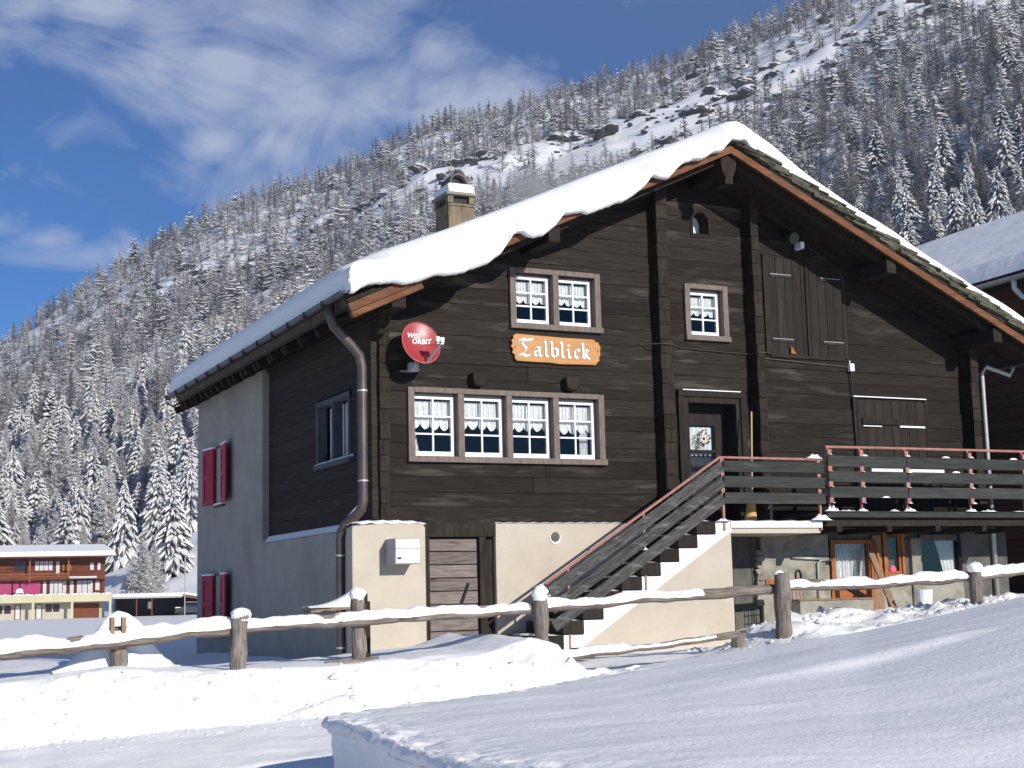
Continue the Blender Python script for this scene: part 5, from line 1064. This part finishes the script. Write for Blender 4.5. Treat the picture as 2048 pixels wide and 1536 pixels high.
def spruce(seed, levels, per, seg, rw=.20, droop=.5, snowy=1.0, split=True, clump=0):
    r = random.Random(seed); V = []; F = []; MI = []
    def add(vs, fs, mi): n = len(V); V.extend(vs); F.extend([tuple(i+n for i in f) for f in fs]); MI.extend([mi]*len(fs))
    for k in range(levels):
        t = (k+.3)/levels; z = .07+.91*t**.93; Rm = rw*((1-t)**.82)*r.uniform(.80, 1.12)+.012
        n = max(3, int(per*(1-.45*t))); ph = r.uniform(0, 6.28)
        for j in range(n):
            a = ph+6.283*j/n+r.uniform(-.35, .35); L = Rm*r.uniform(.62, 1.18); d = (math.cos(a), math.sin(a)); s = (-d[1], d[0])
            dp_ = droop*r.uniform(.7, 1.3); W_ = L*r.uniform(.15, .27)*(1.5 if clump else 1); up = .10+.35*t
            pts = []; zj = r.uniform(-.6, .6)/levels*(1-.5*t)
            for q in range(seg+1):
                f = q/seg; rr = L*f; zz = z+zj+L*(up*f-dp_*f*f*1.1)+r.uniform(-.004, .004); w = W_*(math.sin(math.pi*min(1, f*.78+.14)))*(1 if q < seg else .35)*r.uniform(.75, 1.25)
                pts.append((rr, zz, w))
            nd = []; sn_ = []
            for rr, zz, w in pts:
                hang = w*.55+.006
                nd += [(d[0]*rr+s[0]*w, d[1]*rr+s[1]*w, zz-hang*r.uniform(.6, 1.5)), (d[0]*rr, d[1]*rr, zz), (d[0]*rr-s[0]*w, d[1]*rr-s[1]*w, zz-hang*r.uniform(.6, 1.5))]
                ws = w*r.uniform(.55, .95)*snowy; th = (.006+.012*snowy+(.012 if clump else 0))*r.uniform(.6, 1.3)
                sn_ += [(d[0]*rr+s[0]*ws, d[1]*rr+s[1]*ws, zz-hang*.45*ws/w+.003), (d[0]*rr+d[0]*.004, d[1]*rr, zz+th), (d[0]*rr-s[0]*ws, d[1]*rr-s[1]*ws, zz-hang*.45*ws/w+.003)]
            fs = []
            for q in range(seg):
                b = q*3; fs += [(b, b+1, b+4, b+3), (b+1, b+2, b+5, b+4)]
            add(nd, fs, 0)
            if r.random() < .55+.45*snowy: add(sn_, fs+[(seg*3, seg*3+1, seg*3+2)], 1)
    return V, F, MI
def larch(seed, levels, per, rw=.17, m0=0, m1=1, sub=2, wd=.0042):
    r = random.Random(seed); V = []; F = []; MI = []
    for k in range(levels):
        t = (k+.5)/levels; z = .10+.88*t
        Rm = rw*(1-t)**.75+.012
        for j in range(per):
            a = r.uniform(0, 6.28); L = Rm*r.uniform(.5, 1.15); d = Vector((math.cos(a), math.sin(a), r.uniform(-.1, .35))); p0 = Vector((0, 0, z+r.uniform(-.01, .01))); p1 = p0+d*L
            mi = 1 if r.random() < .55 else 0
            def tri(a_, b_, w, mi): n = len(V); s_ = (b_-a_).cross(Vector((0, 0, 1))).normalized()*w if (b_-a_).cross(Vector((0, 0, 1))).length > 1e-6 else Vector((w, 0, 0)); V.extend([tuple(a_+s_*.6+Vector((0, 0, w*.7))), tuple(a_-s_*.6-Vector((0, 0, w*.7))), tuple(b_)]); F.append((n, n+1, n+2)); MI.append(mi)
            tri(p0, p1, wd, mi)
            for q in range(sub):
                f = r.uniform(.2, .95); c = p0+d*L*f; e = c+Vector((r.uniform(-1, 1), r.uniform(-1, 1), r.uniform(-.7, .9))).normalized()*L*r.uniform(.15, .38); tri(c, e, wd*1.25, 1 if r.random() < .6 else 0)
    return V, F, MI
def trunk(h0=.0, rad=.014, n=6):
    m = MB(); m.tube([(0, 0, -.04), (0, 0, .3), (0, 0, .7), (0, 0, 1.0)], [rad, rad*.8, rad*.4, .001], n); return m
def tomesh(name, d, mats):
    m = MB(); m.v, m.f, m.m = d; return m.mesh(name, mats, fix=False)
hi = [('spruce', tomesh('crown', spruce(s, 30, 13, 3, rw, dr), [needle, tsnow])) for s, rw, dr in ((1, .26, .60), (2, .22, .75), (3, .29, .55), (4, .24, .85), (5, .20, .7))]
hi += [('pine', tomesh('crown', spruce(s, 17, 11, 3, .31, .25, 1.1, clump=1), [needle, tsnow])) for s in (11, 12)]
hi += [('larch', tomesh('crown', larch(s, 64, 14, .24, sub=6, wd=.0062), [frost, frost2])) for s in (21, 22, 23)]
hi += [('bare', tomesh('crown', larch(s, 54, 12, .19, sub=5, wd=.005), [twigm, frost])) for s in (25, 26)]
NH = len(hi)
hi += [(k, (lambda m_: m_)(me.copy())) for k, me in hi]
for k, me in hi[NH:]:
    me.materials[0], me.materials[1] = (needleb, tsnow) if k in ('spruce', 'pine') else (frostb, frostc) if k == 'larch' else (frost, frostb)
tkm = trunk().mesh('trunk', [barkm])
KL = {'spruce': ('spruce_tree', 'snow laden spruce', 'tree'), 'pine': ('pine_tree', 'bushy snow capped pine', 'tree'), 'larch': ('larch_tree', 'white frosted larch', 'tree'), 'bare': ('larch_tree', 'grey bare larch', 'tree')}
# candidate positions over the slope
tr_ = np.random.RandomState(4); P_ = []
vS = 205.0
while vS < 735:
    stp = 4.6+(vS-240)*.0036; du = stp*1.0
    for u in np.arange(-.47*vS, .50*vS, du):
        P_.append((u+tr_.uniform(-.5, .5)*du, vS+tr_.uniform(-.5, .5)*stp))
    vS += stp
P_ = np.array(P_); U_, V_ = P_[:, 0], P_[:, 1]; A_ = U_/V_
vbase = VB+np.interp(U_, [-90, -55, -30, 40], [12, -36, -50, -60])
sN = (V_-vbase)/(VR-vbase)
f1 = fbm(U_/38, V_/30, 3, 101); f2 = fbm(U_/12, V_/12, 3, 103)
cen = np.interp(A_, [-.40, -.20, -.1, 0, .12, .22, .36], [.83, .72, .70, .66, .70, .70, .72]); wid = np.interp(A_, [-.40, -.24, -.15, 0, .12, .24, .36], [.01, .035, .085, .12, .14, .10, .07])
band = np.exp(-((sN-cen)/wid)**2); right = sst(-.12, .1, A_)
dens = 1.15-(.72+.28*sst(-.14, -.02, A_))*band-.15*right*(1-band)+.75*f1*(.15+right*.8)+.3*f2
dens = dens*sst(-.01, .05, sN-.02*f1)
dens = np.where(sN > .86, np.maximum(dens, .97), dens)
dens = np.where((sN < np.interp(A_, [-.34, -.30, -.27, -.2], [.03, .07, .125, .13])), 0, dens); dens = np.where((sN < .19) & (A_ > -.235) & (A_ < -.2), dens*.7, dens)
ok = tr_.rand(len(U_)) < dens
U_, V_, A_, sN, f1, band = (q[ok] for q in (U_, V_, A_, sN, f1, band))
Xt, Yt = to_xy(U_, V_); Zt = height(Xt.reshape(1, -1), Yt.reshape(1, -1)).ravel()
Ht = (10.5+4.5*tr_.rand(len(U_))-3.2*sst(.2, .9, sN))*(1+.6*(tr_.rand(len(U_))-.6))*np.where(sN < .35, 1.12, 1)
kr = tr_.rand(len(U_)); kind = np.where(kr < np.where(sN < .36, .52, .18), 0, np.where(kr < np.where(sN < .36, .56, .26), 1, np.where(kr < np.where(sN < .36, .95, .60), 2, 3)))
kind = np.where((A_ > .1) & (kr > .45) & (kr < .85), 3, kind)
# a few trees set where the picture has them: (pixel-free) bearing and distance
extra = [(-.2555, 208, 10.5, 2), (-.2475, 213, 9.5, 2), (-.262, 214, 8, 2), (-.235, 240, 17, 0), (-.2225, 266, 15, 0), (-.245, 272, 17, 0), (-.268, 268, 16, 0)]
for a, v, h, k in extra:
    x, y = to_xy(a*v, v); Xt = np.append(Xt, x); Yt = np.append(Yt, y); Zt = np.append(Zt, zat(x, y)); Ht = np.append(Ht, h); kind = np.append(kind, k); U_ = np.append(U_, a*v); V_ = np.append(V_, v); A_ = np.append(A_, a); sN = np.append(sN, .1)
size = Ht/V_
# how much of the tree is hidden by the chalet outline (only used to choose which become single objects)
yel = (Zt+Ht*.6-CZ)/V_
hid = (A_ > -.215) & (A_ < .36) & (yel < np.interp(A_, [-.215, .15, .36], [.20, .325, .16]))
order = np.argsort(-(size*np.where(hid, .01, 1)*np.where((A_ < -.37) | (A_ > .37), .01, 1)))
near_i = order[:300]; far_i = order[300:]
groups = {'spruce': [0, 1, 2, 3, 4], 'pine': [5, 6], 'larch': [7, 8, 9], 'bare': [10, 11]}; kn = ['spruce', 'pine', 'larch', 'bare']
def place_words(a, s):
    px = 1024+a*2908
    for lim, w in ((60, 'at far left'), (130, 'above the hotel middle'), (215, 'above the hotel end'), (300, 'above the carport'), (400, 'beside the grey wall'), (560, 'above the left eave'), (720, 'above the downpipe corner'), (900, 'left of the chimney'), (1100, 'right of the chimney'), (1350, 'above the left roof slope'), (1600, 'above the chalet ridge'), (1780, 'right of the chalet ridge'), (1930, 'above the neighbour roof'), (9999, 'at far right')):
        if px < lim: break
    h = 'lowest on the slope' if s < .1 else 'low on the slope' if s < .22 else 'partway up' if s < .4 else 'midway up' if s < .6 else 'high up' if s < .85 else 'on the skyline'
    return h+' '+w
for i in near_i:
    k = kn[kind[i]]; nm, lb, cat = KL[k]; mi = groups[k][int(tr_.randint(len(groups[k])))]
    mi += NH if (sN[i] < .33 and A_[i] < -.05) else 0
    where = place_words(float(A_[i]), float(sN[i])); w2 = 'tall' if Ht[i] > 14.5 else 'small' if Ht[i] < 11 else 'middling'
    rt = thing(nm, f'{w2} {lb} {where}', cat, (float(Xt[i]), float(Yt[i]), float(Zt[i])-.3), f'{lb}s on the mountain slope')
    rt.rotation_euler.z = tr_.uniform(0, 6.28); s_ = float(Ht[i]); rt.scale = (s_*tr_.uniform(.9, 1.15),)*2+(s_,)
    for n__, me in (('trunk', tkm), ('crown', hi[mi][1])):
        c = bpy.data.objects.new(n__, me); C.objects.link(c); c.parent = rt
lo_ = {'spruce': [spruce(40+s, 14, 7, 1, .27, .66) for s in range(6)], 'pine': [spruce(50+s, 9, 6, 1, .32, .25, 1.1, clump=1) for s in range(3)], 'larch': [larch(60+s, 20, 6, .25, sub=2, wd=.0125) for s in range(4)], 'bare': [larch(70+s, 20, 6, .24, sub=2, wd=.0105) for s in range(3)]}
fr_ = {'spruce': [spruce(80+s, 10, 6, 1, .28, .66) for s in range(6)], 'pine': [spruce(86+s, 8, 5, 1, .33, .25, 1.1, clump=1) for s in range(3)], 'larch': [larch(90+s, 15, 5, .26, sub=2, wd=.017) for s in range(4)], 'bare': [larch(95+s, 15, 5, .25, sub=2, wd=.014) for s in range(3)]}
FRA = {k: [(np.array(v), f, np.array(m)) for v, f, m in L] for k, L in fr_.items()}
LOA = {k: [(np.array(v), f, np.array(m)) for v, f, m in L] for k, L in lo_.items()}
# all far trees in one mesh
AV = []; AF = []; AM = []; base = 0; LT = []
matoff = {'spruce': (0, 1), 'pine': (0, 1), 'larch': (2, 3), 'bare': (4, 2)}
tv = np.array([(math.cos(a)*.012, math.sin(a)*.012, -.05) for a in (0, 2.1, 4.2)]+[(0, 0, 1.0)])
lv = []; lt = []; ci = 0
for i in far_i:
    k = kn[kind[i]]; L = LOA[k] if V_[i] < 430 else FRA[k]; v, f, m = L[int(tr_.randint(len(L)))]; an = tr_.uniform(0, 6.28); s_ = Ht[i]; sx_ = s_*tr_.uniform(.85, 1.2)*(1.0+.35*min(1, max(0, sN[i]-.25)/.3))
    ca, sa = math.cos(an), math.sin(an); vv_ = np.concatenate([v, tv])
    q = np.stack([(vv_[:, 0]*ca-vv_[:, 1]*sa)*sx_+Xt[i], (vv_[:, 0]*sa+vv_[:, 1]*ca)*sx_+Yt[i], vv_[:, 2]*s_+Zt[i]-.3], -1); AV.append(q); n = len(v)
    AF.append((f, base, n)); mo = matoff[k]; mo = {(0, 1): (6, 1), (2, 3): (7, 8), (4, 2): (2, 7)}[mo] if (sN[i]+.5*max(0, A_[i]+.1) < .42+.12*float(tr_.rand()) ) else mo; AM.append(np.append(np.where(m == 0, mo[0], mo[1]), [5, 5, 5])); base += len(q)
# flatten
fl_ = []; ls = []; tot = 0
cache = {}
for f, b, n in AF:
    key = id(f)
    if key not in cache:
        ff = list(f)+[(n, n+1, n+3), (n+1, n+2, n+3), (n+2, n, n+3)]
        cache[key] = (np.array([j for p in ff for j in p]), np.array([len(p) for p in ff]))
    a, c = cache[key]; fl_.append(a+b); ls.append(c)
VI = np.concatenate(fl_); LT = np.concatenate(ls); LS = np.concatenate([[0], np.cumsum(LT)[:-1]])
me = bpy.data.meshes.new('far_forest'); AVc = np.concatenate(AV)
me.vertices.add(len(AVc)); me.vertices.foreach_set('co', AVc.reshape(-1).astype('f')); me.loops.add(len(VI)); me.loops.foreach_set('vertex_index', VI.astype('i'))
me.polygons.add(len(LT)); me.polygons.foreach_set('loop_start', LS.astype('i')); me.polygons.foreach_set('loop_total', LT.astype('i'))
for mm in (needle, tsnow, frost, frost2, twigm, barkm, needleb, frostb, frostc): me.materials.append(mm)
me.polygons.foreach_set('material_index', np.concatenate(AM).astype('i')); me.update(calc_edges=True)
fo = bpy.data.objects.new('far_forest', me); C.objects.link(fo); tag(fo, 'frosted larch and spruce forest covering the mountain slope', None, None, 'stuff')
print('TREES', len(Ht), 'far polys', len(LT))
# ------------------------------------------------------------ boulders
rockm = mat('dark_rock', (.028, .026, .027), (.075, .07, .068), .9, 1.2, bump=.1, bscale=3)
def rock(seed):
    bm = bmesh.new(); bmesh.ops.create_icosphere(bm, subdivisions=3, radius=1); r = random.Random(seed); o = Vector((r.uniform(0, 50),)*3)
    for v in bm.verts:
        n = v.co.normalized(); k = 1+.55*mnoise.noise(n*1.1+o)+.25*mnoise.noise(n*2.6+o)+.10*mnoise.noise(n*6+o); v.co = Vector((n.x*k*1.15, n.y*k*.9, max(n.z*k*.75, -.4)))
    bm.normal_update()
    for f in bm.faces: f.material_index = 1 if f.normal.z > .30+r.uniform(-.1, .1) else 0
    for v in bm.verts:
        if all(f.material_index == 1 for f in v.link_faces): v.co.z += .10
    me = bpy.data.meshes.new('boulder'); bm.to_mesh(me); bm.free(); me.materials.append(rockm); me.materials.append(tsnow); return me
RK = [rock(s) for s in range(6)]
rr_ = np.random.RandomState(9); cand = []
while len(cand) < 620:
    a = rr_.uniform(-.30, .38); s = rr_.uniform(.3, .95); v = VB+s*(VR-VB); u = a*v
    c_ = np.interp(a, [-.40, -.20, -.1, 0, .12, .22, .36], [.83, .72, .70, .66, .70, .70, .72]); w_ = np.interp(a, [-.40, -.24, -.15, 0, .12, .24, .36], [.02, .05, .10, .14, .16, .14, .12])
    if rr_.rand() < math.exp(-((s-c_)/w_)**2)*(.35+1.6*max(0, float(fbm(np.array(u/22), np.array(v/22), 3, 111)))): cand.append((u, v, abs(rr_.normal(0, 1))))
cand.sort(key=lambda q: -q[2])
for j, (u, v, g) in enumerate(cand[:90]):
    x, y = to_xy(u, v); z = zat(x, y); sz_ = .9+.95*g; side_ = 'above the chimney' if u/v < .03 else 'above the ridge' if u/v < .17 else 'at the upper right'
    bo = bpy.data.objects.new('boulder', RK[j % 6]); C.objects.link(bo); bo.location = (x, y, z+sz_*.15); bo.scale = (sz_*1.5, sz_, sz_*rr_.uniform(.6, 1.1)); bo.rotation_euler = (rr_.uniform(-.2, .2), rr_.uniform(-.2, .2), rr_.uniform(0, 6.28))
    big = 'large' if sz_ > 2.6 else 'mid sized' if sz_ > 1.8 else 'small'; flat_ = 'flat' if bo.scale.z < sz_*.8 else 'humped'
    tag(bo, f'{big} {flat_} dark boulder with snow cap {place_words(u/v, (v-VB)/(VR-VB))}', 'boulder', 'boulders on the open slope')
m = MB()
for (u, v, g) in cand[90:]:
    x, y = to_xy(u, v); z = zat(x, y); s_ = rr_.uniform(.5, 1.5)
    c = Vector((x, y, z+.1*s_)); rt = Euler(tuple(rr_.uniform(-.5, .5, 3)*np.array([1, 1, 6]))).to_matrix(); m.obox(c, (s_*2.2, s_*1.3, s_*.9), rt, jit=s_*.25)
so = m.obj('scattered_rocks', rockm); tag(so, 'small dark rocks sticking out of the snow on the slope', None, None, 'stuff')

# ------------------------------------------------------------ chimney smoke
sm_ = MB(); sm_.box(2.3, 7.6, 2.5, 4.9, 7.3, 9.6)
smm = bpy.data.materials.new('chimney_smoke'); smm.use_nodes = True; t = smm.node_tree; t.nodes.remove(t.nodes['Principled BSDF'])
pv = N(t, 'ShaderNodeVolumePrincipled', inp={'Color': (.985, .985, .99, 1), 'Anisotropy': .0}); tc = N(t, 'ShaderNodeTexCoord'); nz = N(t, 'ShaderNodeTexNoise', inp={'Scale': 1.5, 'Detail': 4, 'Roughness': .55}); t.links.new(tc.outputs['Object'], nz.inputs['Vector'])
sp = N(t, 'ShaderNodeSeparateXYZ'); t.links.new(tc.outputs['Object'], sp.inputs[0])
ax = mth(t, 'SUBTRACT', sp.outputs['X'], 2.45)
rad = mth(t, 'ADD', mth(t, 'MULTIPLY', ax, .24), .16)
dz_ = mth(t, 'SUBTRACT', sp.outputs['Z'], mth(t, 'ADD', mth(t, 'MULTIPLY', ax, .10), 8.02)); dy_ = mth(t, 'SUBTRACT', sp.outputs['Y'], mth(t, 'ADD', mth(t, 'MULTIPLY', ax, .12), 2.9))
dd2 = mth(t, 'SQRT', mth(t, 'ADD', mth(t, 'MULTIPLY', dz_, dz_), mth(t, 'MULTIPLY', dy_, dy_)))
fo_ = mth(t, 'SUBTRACT', 1.0, mth(t, 'DIVIDE', dd2, rad), clamp=True); fo_ = mth(t, 'MULTIPLY', fo_, mth(t, 'MULTIPLY', ax, 1.2, clamp=True)); fo_ = mth(t, 'MULTIPLY', fo_, mth(t, 'SUBTRACT', 1.0, mth(t, 'DIVIDE', ax, 4.2), clamp=True))
dn_ = mth(t, 'MULTIPLY', fo_, mth(t, 'MULTIPLY', mth(t, 'SUBTRACT', nz.outputs['Fac'], .36, clamp=True), 26.0)); t.links.new(dn_, pv.inputs['Density']); t.links.new(pv.outputs[0], t.nodes['Material Output'].inputs['Volume'])
smo = sm_.obj('chimney_smoke', smm); tag(smo, 'pale smoke drifting right from the chalet chimney', None, None, 'stuff')
S.cycles.volume_step_rate = 2.0

# HAZE: the cold valley air
hz = MB(); hz.box(-900, 1100, -60, 1150, -2.6, 620)
hzm = bpy.data.materials.new('valley_air'); hzm.use_nodes = True; t = hzm.node_tree; t.nodes.remove(t.nodes['Principled BSDF'])
pv = N(t, 'ShaderNodeVolumePrincipled', inp={'Color': (.80, .86, .95, 1), 'Density': .00024, 'Anisotropy': .2}); t.links.new(pv.outputs[0], t.nodes['Material Output'].inputs['Volume'])
tag(hz.obj('haze', hzm), 'thin cold air haze over the valley and slope', None, None, 'stuff')

# CRUMBS of snow broken off the cut bank edge and the ploughed wall
cr_ = np.random.RandomState(21); m = MB()
def crumb(x, y, z, s_):
    k = 5; vs = []
    for a in range(k): an = 6.283*a/k+cr_.uniform(-.4, .4); vs.append((x+s_*math.cos(an)*cr_.uniform(.7, 1.2), y+s_*math.sin(an)*cr_.uniform(.7, 1.2), z-s_*.2))
    vs += [(x+s_*cr_.uniform(-.3, .3), y+s_*cr_.uniform(-.3, .3), z+s_*cr_.uniform(.5, .9))]; m.add(vs, [(a, (a+1) % k, k) for a in range(k)])
for _ in range(800):
    x = cr_.uniform(-9, .6); y = -5.75-abs(cr_.normal(0, .35)) if cr_.rand() < .6 else -5.0-cr_.uniform(0, .7); crumb(x, y, zat(x, y), abs(cr_.normal(0, .016))+.008)
for _ in range(1300):
    v = cr_.uniform(5.5, 11.4); u = float(np.interp(v, EVs, EU))+.06+abs(cr_.normal(0, .16)); x, y = to_xy(u, v); crumb(x, y, float(bank_T(np.array(u), np.array(v)))-.03, abs(cr_.normal(0, .012))+.006)
for _ in range(500):
    x = cr_.uniform(3.2, 8); y = cr_.uniform(-5, -2.6); crumb(x, y, zat(x, y), abs(cr_.normal(0, .03))+.01)
tag(m.obj('snow_crumbs', snow, smooth=True, fix=False), 'crumbs of snow along the ploughed wall and the cut bank edge', None, None, 'stuff')
